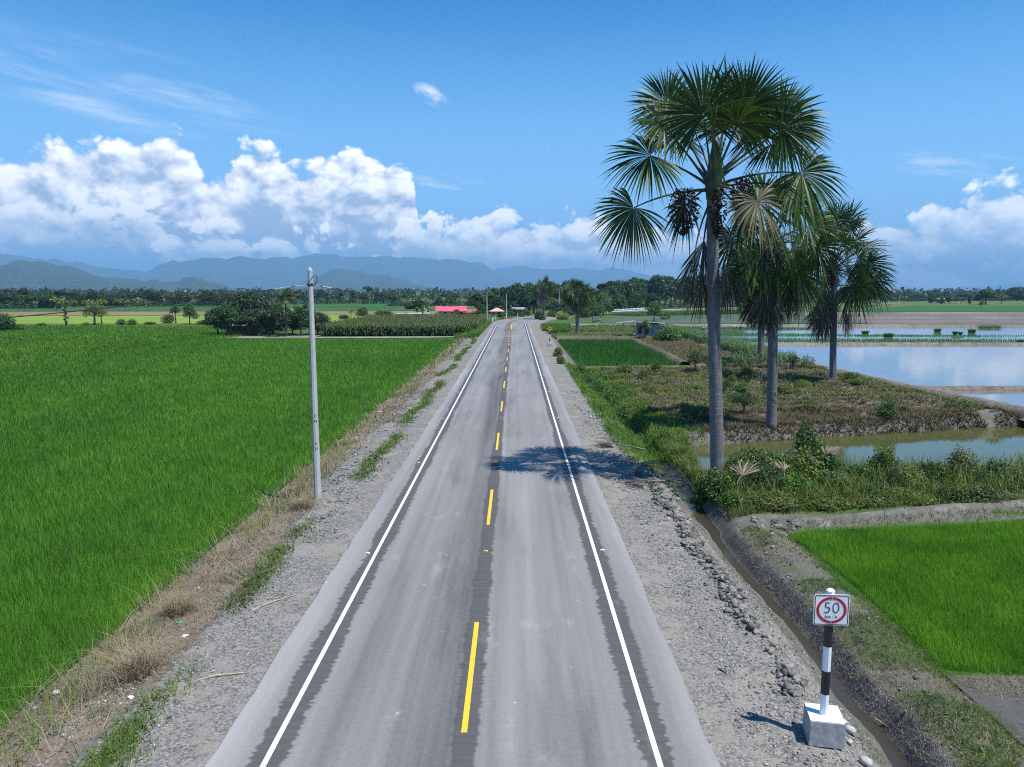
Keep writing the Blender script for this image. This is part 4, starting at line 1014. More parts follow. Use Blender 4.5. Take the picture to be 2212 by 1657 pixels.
PROTO = {}
def use(key, make):
    """first use takes the model itself, later uses copy it with its parts"""
    if key not in PROTO: PROTO[key] = [make(), False]
    rec = PROTO[key]
    if not rec[1]: rec[1] = True; return rec[0]
    return copy_tree(rec[0])
TREES = {   # kind of plant: (model height, model width, maker)
    'round': (9, 9, lambda: tree_proto('broadleaf_tree', 9, 9, 11, 'round', M['tree'], 6500, .26)),
    'round2': (9, 9, lambda: tree_proto('broadleaf_tree', 9, 9, 17, 'round', M['tree'], 6500, .26)),
    'broad': (9, 12, lambda: tree_proto('broadleaf_tree', 9, 12, 29, 'round', M['tree'], 7000, .27)),
    'tall': (13, 8, lambda: tree_proto('broadleaf_tree', 13, 8, 23, 'tall', M['tree'], 5200, .27)),
    'umbrella': (13, 9, lambda: tree_proto('spreading_tree', 13, 9, 31, 'umbrella', M['tree'], 2600, .22)),
    'column': (11, 6, lambda: tree_proto('broadleaf_tree', 11, 6, 37, 'column', M['tree'], 4600, .27)),
    'bright': (7, 7, lambda: tree_proto('broadleaf_tree', 7, 7, 41, 'round', M['bright'], 4600, .17)),
    'open': (6, 6, lambda: tree_proto('sparse_tree', 6, 6, 43, 'open', M['olive'], 2600, .14)),
    'bush': (2.4, 3, lambda: tree_proto('shrub', 2.4, 3, 47, 'bush', M['shrub'], 2600, .10)),
    'bush2': (2.4, 3, lambda: tree_proto('shrub', 2.4, 3, 53, 'bush', M['bright'], 2600, .10)),
    'obush': (2.4, 3, lambda: tree_proto('shrub', 2.4, 3, 59, 'bush', M['olive'], 2200, .10)),
    'ybush': (2.4, 3, lambda: tree_proto('shrub', 2.4, 3, 61, 'bush', M['yleaf'], 2200, .11)),
    'rbush': (2.4, 3, lambda: tree_proto('shrub', 2.4, 3, 67, 'bush', M['flower'], 1500, .11)),
    'near': (1.6, 2.2, lambda: tree_proto('shrub', 1.6, 2.2, 71, 'bush', M['shrub'], 3800, .055)),
    'near2': (1.6, 2.2, lambda: tree_proto('shrub', 1.6, 2.2, 73, 'bush', M['olive'], 3800, .05)),
    'near3': (1.6, 2.2, lambda: tree_proto('shrub', 1.6, 2.2, 79, 'bush', M['bright'], 3200, .055)),
    'vine': (4.2, 1.2, lambda: tree_proto('leafy_trunk', 4.2, 1.2, 83, 'column', M['olive'], 1300, .11)),
    'sapling': (2.6, 2.2, lambda: tree_proto('sapling', 2.6, 2.2, 89, 'tall', M['bright'], 420, .13)),
    'dsapling': (2.6, 2.6, lambda: tree_proto('sapling', 2.6, 2.6, 97, 'open', M['tree'], 1800, .06)),
    'bamboo': (11, 6, lambda: tree_proto('bamboo_clump', 11, 6, 101, 'column', M['bright'], 4200, .16)),
    'coco': (9, 6, lambda: coconut_proto(7.2, 3)),
    'coco2': (8, 6, lambda: coconut_proto(5.8, 9, 16, 3.0, 'coco', -.4)),
    'coco3': (5, 6, lambda: coconut_proto(2.6, 15, 14, 3.1, 'coco', .5)),
    'ycoco': (7, 6, lambda: coconut_proto(5.2, 21, 14, 3.0, 'yleaf', .3)),
    'banana': (3.6, 3.4, lambda: banana_proto(3.6, 5)),
}
CATS = {'coco': 'coconut palm', 'coco2': 'coconut palm', 'coco3': 'coconut palm', 'ycoco': 'coconut palm', 'banana': 'banana plant', 'bamboo': 'bamboo'}
rp = random.Random(77)
def plant(key, px, by, hpx, wpx=None, label='', group=None, zg=-.6, cat=None, rz=None, loc=None):
    H_, W0, mk = TREES[key]; o = use(key, mk)
    x, y = G(px, by, zg) if loc is None else loc
    zg = float(height(x, y)) if y < 185 else zg
    if loc is None: x, y = G(px, by, zg)
    ppm = F / (0.9921 * math.hypot(y, 1)) if loc is None else F / y
    h = hpx / ppm if hpx else H_; w = (wpx / ppm if wpx else W0 * h / H_)
    o.location = (x, y, zg - .02); o.scale = (w / W0, w / W0, h / H_); o.rotation_euler = (0, 0, rp.uniform(0, 6.28) if rz is None else rz)
    for k_ in ('label', 'category', 'group', 'cat0'):
        if k_ in o: del o[k_]
    c = cat or CATS.get(key) or ('shrub' if 'bush' in key or key.startswith('near') else 'tree')
    tag(o, label, c, group)
    return o

# ------------------------------------------------------------------ trees one can point to
gh = 'trees round the farmyard by the left paddy'
for a in [
    ('round2', 470, 724, 60, 56, 'dark tree at the leftmost edge of the farmyard clump', gh), ('broad', 590, 722, 62, 78, 'spreading dark tree behind the blue canopy of the farmyard', gh), ('round', 540, 726, 56, 60, 'shadowy tree right of the farmyard shed', gh), ('round2', 632, 724, 50, 54, 'shadowy tree between the tall coconut palm and the near pole', gh), ('round', 668, 724, 54, 50, 'dark leafy tree touching the near concrete pole', gh),
    ('broad', 545, 722, 90, 105, 'tall dark tree with the highest crown over the farmyard', gh),
    ('round', 490, 728, 66, 62, 'low tree with a pale trunk at the left end of the farmyard', gh),
    ('bright', 500, 727, 60, 50, 'bright green tree at the paddy corner of the farmyard', gh),
    ('round2', 520, 708, 72, 60, 'dark tree behind the left end of the farmyard', gh),
    ('round', 565, 727, 58, 66, 'dense tree in front of the farmyard shed', gh),
    ('bright', 582, 726, 44, 44, 'small light green tree above the blue canopy in the farmyard', gh),
    ('round2', 600, 716, 55, 52, 'dark tree behind the middle of the farmyard', gh),
    ('round2', 650, 726, 58, 50, 'dark tree just left of the near concrete pole', gh),
    ('broad', 686, 722, 48, 62, 'dark spreading tree behind the near concrete pole, beside the maize', gh),
    ('open', 640, 712, 54, 40, 'thin tree between the tall coconut palm and the pole', gh),
    ('coco2', 527, 722, 82, 58, 'coconut palm with bare upright fronds over the farmyard', gh),
    ('coco3', 541, 722, 62, 74, 'short coconut palm with curved pale trunk in the farmyard', gh),
    ('coco', 618, 728, 104, 84, 'tall slender coconut palm at the right end of the farmyard', gh),
    ('coco2', 598, 716, 68, 62, 'coconut palm half hidden behind the tall slender one', gh),
    ('coco3', 632, 722, 66, 62, 'coconut palm with drooping fronds left of the near pole', gh),
    ('coco2', 660, 712, 62, 50, 'coconut palm showing one upright frond beside the near pole', gh),
    ('vine', 143, 704, 50, 16, 'tall stump wrapped in creeper between the left fields', None),
    ('open', 204, 702, 52, 62, 'bare-branched spreading tree on the left field edge', None),
    ('open', 220, 699, 40, 40, 'smaller thin tree behind the bare-branched one', None),
    ('bright', 410, 700, 44, 36, 'lone leafy tree with thin stem left of the farmyard', None),
    ('obush', 362, 699, 26, 30, 'dark bushy clump with upright stems left of the lone leafy tree', None),
    ('sapling', 380, 699, 40, 26, 'slim sapling between the dark clump and the lone leafy tree', None),
    ('bush', 2, 717, 66, 60, 'large dark bush cut by the left edge of the picture', None),
    ('bush', 38, 715, 24, 40, 'low grey-green bush beside the large dark bush at far left', None),
    ('bush', 90, 706, 14, 22, 'small round bush on the left field edge near the creeper stump', None),
    ('bush2', 262, 702, 18, 22, 'rounded bright bush right of the bare-branched tree', None),
    ('obush', 285, 702, 16, 26, 'pale low bush next to the rounded bright bush', None),
    ('obush', 185, 704, 10, 20, 'tiny bush under the bare-branched tree', None),
    ('obush', 440, 701, 12, 34, 'low scrub right of the lone leafy tree', None),
    ('obush', 325, 701, 8, 30, 'low scrub strip left of the dark clump', None),
    ('obush', 782, 683, 26, 34, 'loose grey-green tree at the back edge of the maize', None),
    ('bush', 742, 690, 16, 24, 'small round bush behind the left part of the maize', None),
    ('banana', 758, 690, 24, 26, 'banana plant behind the left part of the maize', None),
    ('bush', 828, 684, 22, 42, 'dark bush at the back of the maize near the low sheds', None),
    ('banana', 912, 694, 36, 32, 'tall banana plant in front of the pink roof', None),
    ('banana', 946, 695, 22, 26, 'banana plant at the left corner of the pink roof', None),
    ('banana', 966, 695, 20, 24, 'banana plant under the middle of the pink roof', None),
    ('banana', 988, 695, 18, 22, 'banana plant under the right part of the pink roof', None),
    ('bush2', 870, 690, 18, 44, 'green hedge left of the tall banana plant', None),
    ('bush2', 895, 691, 16, 30, 'green hedge under the tall banana plant', None),
    ('round', 900, 684, 36, 56, 'dark tree with a flat crown left of the pink roof', None),
    ('bush2', 1012, 689, 16, 30, 'light green bush before the rust-red roof', None),
    ('bright', 1040, 694, 36, 30, 'green tree between the rust-red roof and the roadside pole', None),
    ('coco', 982, 684, 52, 44, 'coconut palm rising behind the pink roof', None),
    ('coco', 1025, 676, 46, 38, 'coconut palm behind the rust-red roof', None),
    ('round2', 1030, 676, 40, 44, 'dark tree behind the rust-red roof', None),
    ('round', 1075, 678, 38, 44, 'dark tree between the two roadside poles', None),
    ('bamboo', 1068, 676, 58, 30, 'feathery bamboo clump behind the left roadside pole', None),
    ('bamboo', 1086, 676, 60, 32, 'feathery bamboo clump at the right roadside pole', None),
    ('broad', 1120, 678, 66, 56, 'great dark tree behind the brick hut', None),
    ('round', 1146, 672, 58, 46, 'rounded tree right of the great dark tree', None),
    ('coco2', 1104, 682, 34, 36, 'coconut palm beside the brick hut', None),
    ('coco3', 1142, 676, 40, 44, 'coconut palm among the trees left of the pair of fan palms', None),
    ('rbush', 1087, 690, 6, 8, 'red-leaved garden shrub by the guide posts', None),
    ('ybush', 1081, 691, 7, 10, 'yellow-green garden shrub by the guide posts', None),
    ('ybush', 1102, 688, 8, 14, 'yellow-green garden shrub before the brick hut', None),
    ('bush2', 1128, 687, 9, 18, 'green garden shrub before the brick hut', None),
    ('bush2', 1165, 694, 30, 30, 'green bush at the foot of the pair of fan palms', None),
    ('bush2', 1192, 688, 26, 24, 'rounded green shrub right of the pair of fan palms', None),
    ('ybush', 1216, 690, 24, 36, 'yellow-green shrub at the bend behind the stout fan palm', None),
    ('bush2', 1230, 684, 30, 34, 'green bush left of the stout fan palm', None),
    ('bush', 1258, 686, 34, 46, 'dense green bush right of the stout fan palm', None),
    ('bush2', 1285, 684, 36, 50, 'sprawling green bush behind the little blue taxi', None),
    ('bright', 1412, 694, 42, 38, 'dark round-headed shrub tree near the white bridge rail', None),
    ('ybush', 1433, 690, 12, 18, 'bright yellow bush in the verge by the wet field', None),
    ('bush2', 1440, 688, 18, 20, 'green leafy bush next to the bright yellow bush', None),
    ('sapling', 1393, 733, 42, 34, 'young papaya tree beyond the plank shack', None),
    ('bush2', 1447, 737, 42, 52, 'leafy bush against the right end of the plank shack', None),
    ('bush2', 1428, 736, 32, 34, 'bush at the right corner of the plank shack', None),
    ('dsapling', 1502, 800, 44, 60, 'leaning sapling at the corner of the middle paddy', None),
    ('near', 1545, 798, 36, 44, 'dark bush right of the corner sapling', None),
    ('dsapling', 1607, 898, 54, 74, 'dark shrub tree in shade between the two front palms', None),
    ('near', 1500, 908, 44, 60, 'dark bush in shade left of the tallest palm', None),
    ('near3', 1916, 905, 62, 54, 'bright green upright bush alone in the clearing', None),
    ('near2', 2068, 902, 60, 86, 'sprawling olive bush near the flooded paddy bank', None),
    ('near3', 2195, 922, 56, 50, 'green bush at the right edge by the pond', None),
    ('sapling', 1712, 800, 34, 34, 'leafy stalk between the second palm and the bund', None),
    ('bush2', 1190, 812, 8, 12, 'tuft', None)][:-1]:
    key, px, by, h, w, lab, gr = a
    zz = -.3 if by > 780 and px > 1300 else -.55
    plant(key, px, by, h, w, lab, gr, zg=zz)

# ------------------------------------------------------------------ bushes along the near bank of the pond
gb = 'bushes on the near bank of the pond'
near_l = [(1556, 1084, 84, 84, 'near', 'leafy bush hiding the foot of the tallest palm'), (1600, 1050, 74, 90, 'near3', 'dense bright bush right of the tallest palm'),
          (1655, 1042, 86, 100, 'near', 'big dark bush with the tall leafy top by the pond'), (1742, 1000, 80, 60, 'near3', 'upright bright bush reaching over the pond edge'),
          (1712, 1046, 90, 110, 'near2', 'wide olive bush in the middle of the bank'), (1775, 1040, 84, 100, 'near', 'dark bush right of the wide olive bush'),
          (1905, 1030, 80, 80, 'near3', 'glossy leaved bush standing before the pond reflection'), (1850, 1048, 60, 96, 'near3', 'low bright bush left of the glossy bush'),
          (1950, 1055, 60, 100, 'near2', 'low olive bush right of the glossy bush'), (2020, 1052, 74, 86, 'near', 'bush with thin upright twigs near the middle of the pond'),
          (2075, 1040, 90, 80, 'near2', 'tall ragged bush near the right side of the pond'), (2150, 1052, 72, 110, 'near3', 'grassy green bush by the right edge of the pond'),
          (2200, 1060, 60, 90, 'near2', 'bush cut by the right edge below the pond'), (1850, 1085, 40, 110, 'near2', 'low scrub at the path under the glossy bush'),
          (1760, 1090, 40, 110, 'near2', 'low scrub at the path under the wide olive bush'), (1660, 1090, 46, 100, 'near2', 'low scrub at the path left of the dry frond'),
          (1590, 1092, 52, 80, 'near3', 'leafy scrub over the ditch below the tallest palm'), (1960, 1080, 40, 110, 'near2', 'low scrub at the middle of the path'),
          (2060, 1080, 40, 110, 'near2', 'low scrub at the right part of the path'), (2150, 1080, 36, 90, 'near2', 'low scrub at the right end of the path'),
          (1528, 1092, 80, 64, 'near', 'dark bush overhanging the ditch')]
for px, by, h, w, key, lab in near_l: plant(key, px, by, h * (.85 if 'scrub' in lab else (1.5 if 1735 < px < 1750 else 1.2) if px < 1800 else 1.1), w * (1.35 if px < 1800 else 1.12), lab, gb, zg=-.3)
rb_ = random.Random(31)
for k in range(30):
    px = rb_.uniform(1560, 2215); by = rb_.uniform(1030, 1092); hh = rb_.uniform(26, 74) * (1.25 if px < 1840 else .9)
    plant(rb_.choice(['near', 'near2', 'near3', 'near3', 'dsapling']), px, by, hh, hh * rb_.uniform(.7, 1.7), 'smaller bush tangled among the others on the near bank of the pond', 'undergrowth on the near bank of the pond', zg=-.3)
gd = 'bushes along the ditch beside the road'
for px, by, h, w, key, lab in [(1252, 806, 30, 40, 'near3', 'bush at the corner of the middle paddy by the verge'), (1290, 846, 34, 54, 'near3', 'bright bush where the ditch leaves the verge'),
                               (1325, 868, 36, 56, 'near', 'dark leafy bush along the upper ditch'), (1352, 902, 46, 60, 'near', 'dark broad-leaved bush overhanging the ditch bend'),
                               (1392, 930, 36, 60, 'near3', 'bright green mound right of the ditch bend'), (1432, 960, 44, 60, 'near3', 'tall grassy mound on the ditch bank'),
                               (1462, 1010, 36, 54, 'near2', 'low weeds on the bank left of the tallest palm'), (1500, 1040, 34, 50, 'near2', 'weeds at the ditch edge beside the tallest palm'),
                               (1270, 826, 26, 40, 'near3', 'low green bush below the corner bush'), (1212, 786, 24, 24, 'obush', 'dry bush on the verge beside the middle paddy'),
                               (1205, 770, 26, 26, 'obush', 'brown dead bush near the curve sign')]:
    plant(key, px, by, h, w, lab, gd, zg=-.3)

# ------------------------------------------------------------------ tree lines
rt_ = random.Random(5)
def line(n, x0, x1, y0, y1, h0, h1, keys, label, group, asp=(.75, 1.3)):
    for i in range(n):
        px = x0 + (x1 - x0) * (i + rt_.uniform(.1, .9)) / n; h = rt_.uniform(h0, h1)
        by = y0 + (y1 - y0) * rt_.random()
        key = rt_.choice(keys); w = h * rt_.uniform(*asp) * (.9 if 'coco' in key else 1.0)
        plant(key, px, by, h, w, label, group)
gl = 'trees of the left treeline'
line(12, -20, 120, 664, 667, 28, 44, ['round', 'round2', 'broad', 'tall'], 'tree in the dark grove at the far left of the treeline', gl)
for px, by, h, k, lab in [(52, 672, 36, 'coco', 'dark coconut palm before the far left grove'), (122, 672, 30, 'ycoco', 'yellowish coconut palm left of the creeper stump'),
                          (128, 668, 42, 'umbrella', 'flat-topped tree behind the yellowish palms'), (160, 664, 36, 'umbrella', 'flat-topped tree above the pale palms'),
                          (14, 656, 34, 'umbrella', 'small crown showing over the far left corner')]:
    plant(k, px, by, h, h * 1.05, lab, gl)
line(11, 135, 330, 668, 672, 20, 30, ['ycoco', 'ycoco', 'coco2'], 'pale yellowish palm in the row before the left treeline', 'pale palms before the left treeline', (.9, 1.2))
line(30, 110, 470, 660, 663, 22, 36, ['round', 'round2', 'broad', 'tall', 'coco'], 'dark tree in the left treeline behind the ripening rice', gl)
line(22, 330, 560, 659, 662, 22, 34, ['coco', 'coco2', 'round', 'tall'], 'dark palm or tree in the grove left of the farmyard', gl, (.7, 1.0))
line(28, 560, 860, 654, 657, 20, 30, ['coco', 'coco2', 'round', 'round2', 'column'], 'dark tree or palm in the grove behind the maize', 'trees of the grove behind the maize', (.7, 1.1))
plant('umbrella', 795, 656, 40, 30, 'slender tall tree rising above the grove behind the maize', 'trees of the grove behind the maize')
line(28, 840, 1060, 655, 664, 20, 30, ['coco', 'coco2', 'coco', 'round2'], 'coconut palm in the grove behind the pink roof', 'coconut grove behind the pink roof', (.8, 1.1))
gr_ = 'trees of the wood right of the bend'
line(17, 1150, 1330, 660, 672, 36, 54, ['round', 'round2', 'column', 'broad', 'coco'], 'tree in the wood behind the bend of the road', gr_)
line(8, 1290, 1420, 664, 674, 30, 44, ['round', 'round2', 'bright'], 'tree at the front of the wood behind the white bridge rail', gr_)
line(22, 1310, 1600, 658, 666, 46, 66, ['round', 'broad', 'tall', 'round2', 'column'], 'tall tree in the wood left of the tallest palm', gr_)
line(9, 1048, 1160, 671, 678, 38, 58, ['round', 'round2', 'broad', 'bamboo', 'coco'], 'tree in the dense clump behind the houses at the bend', 'trees behind the houses at the bend')
line(12, 1062, 1140, 682, 686, 9, 16, ['bush2', 'bush', 'bright', 'obush'], 'garden shrub between the houses at the bend', 'garden shrubs at the bend')
line(14, 1182, 1330, 674, 683, 22, 42, ['bright', 'round', 'round2', 'bush2'], 'leafy tree or shrub in the thicket behind the blue taxi', 'thicket behind the blue taxi')
line(7, 930, 1050, 688, 692, 12, 22, ['banana', 'bush2', 'banana', 'bright'], 'banana or shrub in the gardens before the coloured roofs', 'garden plants before the coloured roofs')
plant('umbrella', 1383, 664, 66, 36, 'tall feathery tree standing above the wood', gr_)
plant('umbrella', 1490, 662, 60, 44, 'tall pale tree with a flat crown beside the tallest palm', gr_)
line(12, 1580, 1860, 652, 657, 20, 34, ['round', 'coco', 'column', 'round2'], 'distant tree seen between the palm trunks', 'distant trees between the palms')
gq = 'trees of the right treeline'
for px, by, h, w, k, lab in [(1996, 651, 24, 26, 'coco', 'fan-headed palm on the right treeline'), (2128, 658, 32, 44, 'round', 'dark round tree in the right fields'),
                             (2195, 650, 30, 60, 'broad', 'great spreading tree at the right end of the treeline'), (2118, 668, 22, 16, 'open', 'thin tree leaning over the right green field'),
                             (2092, 658, 20, 14, 'column', 'narrow tree left of the dark round tree'), (2162, 657, 24, 22, 'open', 'loose tree right of the dark round tree'),
                             (2012, 657, 20, 22, 'round2', 'tree beside the fan-headed palm')]:
    plant(k, px, by, h, w, lab, gq)
line(16, 1900, 2230, 646, 650, 11, 20, ['round', 'round2', 'broad'], 'small dark tree of the far right treeline', gq, (1.2, 2.2))
line(6, 2020, 2075, 656, 658, 14, 20, ['coco', 'column', 'round'], 'tree in the row by the far right road', gq)
# scrub under the tree lines, too tangled to count
def scrub(name, segs, seed):
    rng = np.random.RandomState(seed); Cs = []
    for x0, y0, x1, y1, hp, n in segs:
        for k in range(n):
            f = (k + rng.rand()) / n; px = x0 + (x1 - x0) * f; py = y0 + (y1 - y0) * f + rng.uniform(-2, 1); a, b = G(px, py, -.6); u = b / F
            h = hp * u * rng.uniform(.55, 1.25); w = h * rng.uniform(.6, 1.3); q = 110
            d = nrm(rng.randn(q, 3)); d[:, 2] = np.abs(d[:, 2])
            Cs.append(np.array([a, b, -.6]) + d * np.array([w, w, h]) * (.55 + .45 * rng.rand(q, 1)))
    Cs = np.concatenate(Cs); sz = np.hypot(Cs[:, 0], Cs[:, 1]) / F * 1.3
    Vv, Qd = leaf_quads(Cs, sz, rng, .5, .7)
    return tag(mesh_q(name, Vv, Qd, M['tree'], var=np.repeat(np.clip(rng.rand(len(Cs)) * .8 + .1, 0, 1), 4)), kind='stuff')
scrub('scrub', [(-40, 667, 120, 667, 20, 26), (100, 663, 560, 661, 18, 70), (560, 657, 860, 656, 16, 55), (840, 662, 1060, 660, 13, 40), (1050, 677, 1150, 674, 26, 26), (1150, 668, 1340, 674, 26, 42), (1300, 668, 1600, 666, 32, 60), (1580, 655, 1870, 654, 14, 46), (1900, 651, 2230, 649, 8, 60)], 15)
# the farthest woods: one mass
rng = np.random.RandomState(9); Cs = []; 
for k in range(760):
    px = rng.uniform(-260, 2500); y = rng.uniform(640, 1500); a = AT(px, 628, y); h = rng.uniform(6, 12) * (1 + (y - 640) / 2500); w = rng.uniform(5, 10)
    n = 46; d = nrm(rng.randn(n, 3)); d[:, 2] = np.abs(d[:, 2]) ** .8
    Cs.append(np.array([a.x, y, -.6]) + d * np.array([w, w, h]) * (0.7 + .3 * rng.rand(n, 1)))
Cs = np.concatenate(Cs); Vv, Qd = leaf_quads(Cs, 1.5, rng, .5, .7)
tag(mesh_q('far_wood', Vv, Qd, M['tree'], var=np.repeat(rng.rand(len(Cs)) * .8, 4)), kind='stuff')

# ------------------------------------------------------------------ rice, seedlings, maize
def rdens(near, far):
    return lambda x, y: np.clip(near * (16.0 / np.maximum(y, 12)) ** 1.45, far, near)
def rice(name, poly, dens, mat, L, w0, lean, seed, z, edge=None):
    x, y = scatter(poly, dens, seed); dist = np.hypot(x, y)
    n1 = fbm(x * .12, y * .06, 3, seed); n2 = fbm(x * .9, y * .9, 2, seed + 2)
    tone = np.clip(.24 + .36 * (n1 - .5) + .34 * (n2 - .35), 0, .62)
    tone = tone + (np.random.RandomState(seed).rand(len(x)) < .035) * .35
    if edge is not None: tone = np.clip(tone + .45 * np.exp(-edge(x, y) / .5) * (.4 + .6 * n2), 0, 1)
    ww = w0 * np.clip(dist / 20.0, .8, 6)
    return blade_field(name, (x, y), mat, L, ww, lean, seed, tone=tone, tops=np.full(len(x), z) + 0.0)
PL = [(-9.25 - .9 * (vnoise(yy * .25, 0, 7) - .3), yy) for yy in np.linspace(128.5, 5, 60)] + [(-62, 5), (-56.8, 84), (-53.6, 128.5)]
rice('rice_plants', PL, rdens(480, 40), M['rice'], .42, .0085, .5, 201, -.56, edge=lambda x, y: np.maximum(0, -9.3 - x))
rice('rice_plants', [(-57.2, 60), (-57, 84), (-54, 129), (-50, 134), (-46, 177), (-165, 177), (-150, 110)], rdens(330, 9), M['rice'], .5, .014, .42, 202, -.56)
rice('rice_plants', [(8.2, 83), (20.3, 84), (21.2, 105), (21.6, 126.5), (8.3, 127)], rdens(330, 34), M['rice_dark'], .45, .010, .42, 203, -.57)
SB = [(10.6, 15.7), (14, 15.2), (22, 14.9), (26.5, 20), (29, 27.9), (20.6, 26.6), (11.2, 25.2), (10.5, 24.6), (10.8, 21)]
x, y = scatter(SB, lambda x, y: 1300 + 0 * x, 205); k = np.hypot(x - 19.3, (y - 23.6) * 1.4) > .45; x, y = x[k], y[k]
n1 = fbm(x * .8, y * .8, 3, 3); blade_field('rice_seedlings', (x, y), M['seed'], .26, .0085, .5, 205, tone=np.clip(.1 + .85 * n1, 0, 1), tops=np.full(len(x), -.52))
# transplanted seedlings standing in rows in the flooded paddies
def rows(poly, sp, seed):
    p = np.array(poly); a, b = np.meshgrid(np.arange(p[:, 0].min(), p[:, 0].max(), sp), np.arange(p[:, 1].min(), p[:, 1].max(), sp * 1.5)); x, y = a.ravel(), b.ravel(); r = np.random.RandomState(seed)
    x = x + r.randn(len(x)) * .05; y = y + r.randn(len(x)) * .06; k = inside(poly, x, y) & in_view(x, y); x, y = np.repeat(x[k], 4), np.repeat(y[k], 4)
    return x + r.randn(len(x)) * .05, y + r.randn(len(x)) * .05
pts = [rows([(35.8, 118.5), (130, 119), (180, 120.5), (140, 126), (60, 131), (36, 133)], .42, 1), rows([(36, 139), (62, 139.5), (95, 137.5), (70, 143), (40, 150), (36, 168)], .42, 2), rows([(36, 166), (60, 160), (75, 168), (40, 176), (36, 176)], .42, 3), rows([(66, 138.8), (118, 139.5), (118, 141.2), (66, 141.0)], .42, 6)]
x = np.concatenate([p[0] for p in pts]); y = np.concatenate([p[1] for p in pts])
blade_field('transplanted_seedlings', (x, y), M['seed'], .34, .05, .4, 207, tone=np.random.RandomState(4).rand(len(x)) * .5, tops=np.full(len(x), -.57))

def maize(name, poly, dens, h, seed, tass=True):
    """maize plants: a stalk, arching leaves and a tassel each"""
    x, y = scatter(poly, dens, seed); rng = np.random.RandomState(seed); n = len(x); z = height(x, y); hh = h * (.82 + .3 * rng.rand(n))
    Vs, Qs, vs = [], [], []; off = 0; az0 = rng.rand(n) * 6.28
    for k in range(9):
        az = az0 + (k % 2) * np.pi + rng.randn(n) * .5; st = hh * (.10 + .085 * k); L = hh * .36 * (1 - .03 * k) * (.8 + .4 * rng.rand(n)); d = np.stack([np.cos(az), np.sin(az)], -1); sd = np.stack([-d[:, 1], d[:, 0]], -1)
        rows_ = []
        for t, up, w in ((0, 0, .5), (.45, .30, 1.0), (.8, .22, .8), (1.05, -.12, .1)):
            c = np.stack([x + d[:, 0] * L * t, y + d[:, 1] * L * t, z + st + L * up], -1); s3 = np.concatenate([sd * (w * .05 * np.maximum(1, y / 90))[:, None], np.zeros((n, 1))], -1) ; rows_ += [c - s3, c + s3]
        V_ = np.stack(rows_, 1).reshape(-1, 3); b = off + (np.arange(n) * 8)[:, None]
        Qs += [b + np.array([[2 * i, 2 * i + 1, 2 * i + 3, 2 * i + 2]]) for i in range(3)]; Vs.append(V_); vs.append(np.repeat(np.clip(rng.rand(n) * .5 + .06 * k, 0, 1), 8)); off += n * 8
    tag(mesh_q(name, np.concatenate(Vs), np.concatenate(Qs), M['corn'], var=np.concatenate(vs)), kind='stuff')
    if tass:
        xs2, ys2, zs2 = np.repeat(x, 3), np.repeat(y, 3), np.repeat(z + hh * .90, 3); L = np.repeat(hh * .17, 3)
        Vv, Qd, k = blades(xs2, ys2, zs2, L, np.full(len(L), .05), .3 + .5 * rng.rand(len(L)), rng)
        tag(mesh_q(name.replace('plants', 'tassels'), Vv, Qd, M['tassel'], var=np.repeat(rng.rand(len(L)), k)), kind='stuff')
CORN = [(-36, 139.5), (-8.4, 140.5), (-7.0, 150), (-6.6, 190), (-36, 190)]
maize('maize_plants', CORN, 6.5, 2.5, 301)
maize('young_maize_plants', [(28.6, 86), (33.6, 84), (33.9, 130), (34.6, 172), (32.5, 172), (29.5, 128)], lambda x, y: 4.0 * (.35 + (fbm(x * .3, y * .3, 3, 8) > .45)), 1.5, 302, False)
maize('young_maize_plants', [(24.5, 79.5), (33.5, 78), (33.8, 86), (26.5, 87)], 3.0, 1.4, 303, False)

# ------------------------------------------------------------------ ground cover near the road
def sdens(fn): return lambda x, y: fn(x, y)
nz2 = lambda x, y, f, s: fbm(x * f, y * f, 3, s)
fall = lambda y: np.clip((18.0 / np.maximum(y, 9)) ** 1.3, .03, 1.6)
wfar = lambda x, y: np.clip(np.hypot(x, y) / 22, .8, 5)
def cover(name, poly, fn, mat, L, w, lean, seed, tone=None):
    x, y = scatter(poly, fn, seed)
    t = None if tone is None else np.clip(tone + .7 * (nz2(x, y, .8, seed) - .5), 0, 1)
    return blade_field(name, (x, y), mat, L, w * wfar(x, y), lean, seed, tone=t)
LV = [(-9.7, 6), (-4.6, 6), (-4.6, 130), (-9.4, 130)]
strawm = lambda x, y: sst(-x + (fbm(x * .35, y * .12, 3, 21) - .5) * 2.8, 6.7, 7.9) * (1 - sst(-x, 9.0, 9.7))
cover('dry_straw', LV, lambda x, y: 190 * fall(y) * strawm(x, y) * (.25 + 1.3 * (nz2(x, y, .5, 31) > .42)), M['straw'], .20, .010, 1.6, 401, .45)
cover('dry_stalks', LV, lambda x, y: 5 * fall(y) * strawm(x, y) * (nz2(x, y, .3, 33) > .45), M['straw'], .9, .018, 2.4, 402, .65)
cover('dry_grass', LV, lambda x, y: 120 * fall(y) * strawm(x, y) * (nz2(x, y, .35, 35) > .60), M['straw'], .5, .012, .7, 403, .75)
weedline = lambda x, y: np.exp(-((-x - 6.15 + .9 * (fbm(y * .16, y * 0, 3, 14) - .5) * 2) / .32) ** 2) * sst(fbm(y * .22, y * 0 + 4, 3, 15), .34, .5) * (y > 9)
cover('verge_weeds', LV, lambda x, y: 620 * fall(y) * weedline(x, y), M['grass'], .18, .024, 1.1, 404, .38)
cover('verge_weeds', LV, lambda x, y: 120 * fall(y) * (nz2(x, y, .45, 37) > .66) * sst(-x, 5.2, 6.0), M['grass'], .22, .014, .9, 405, .35)
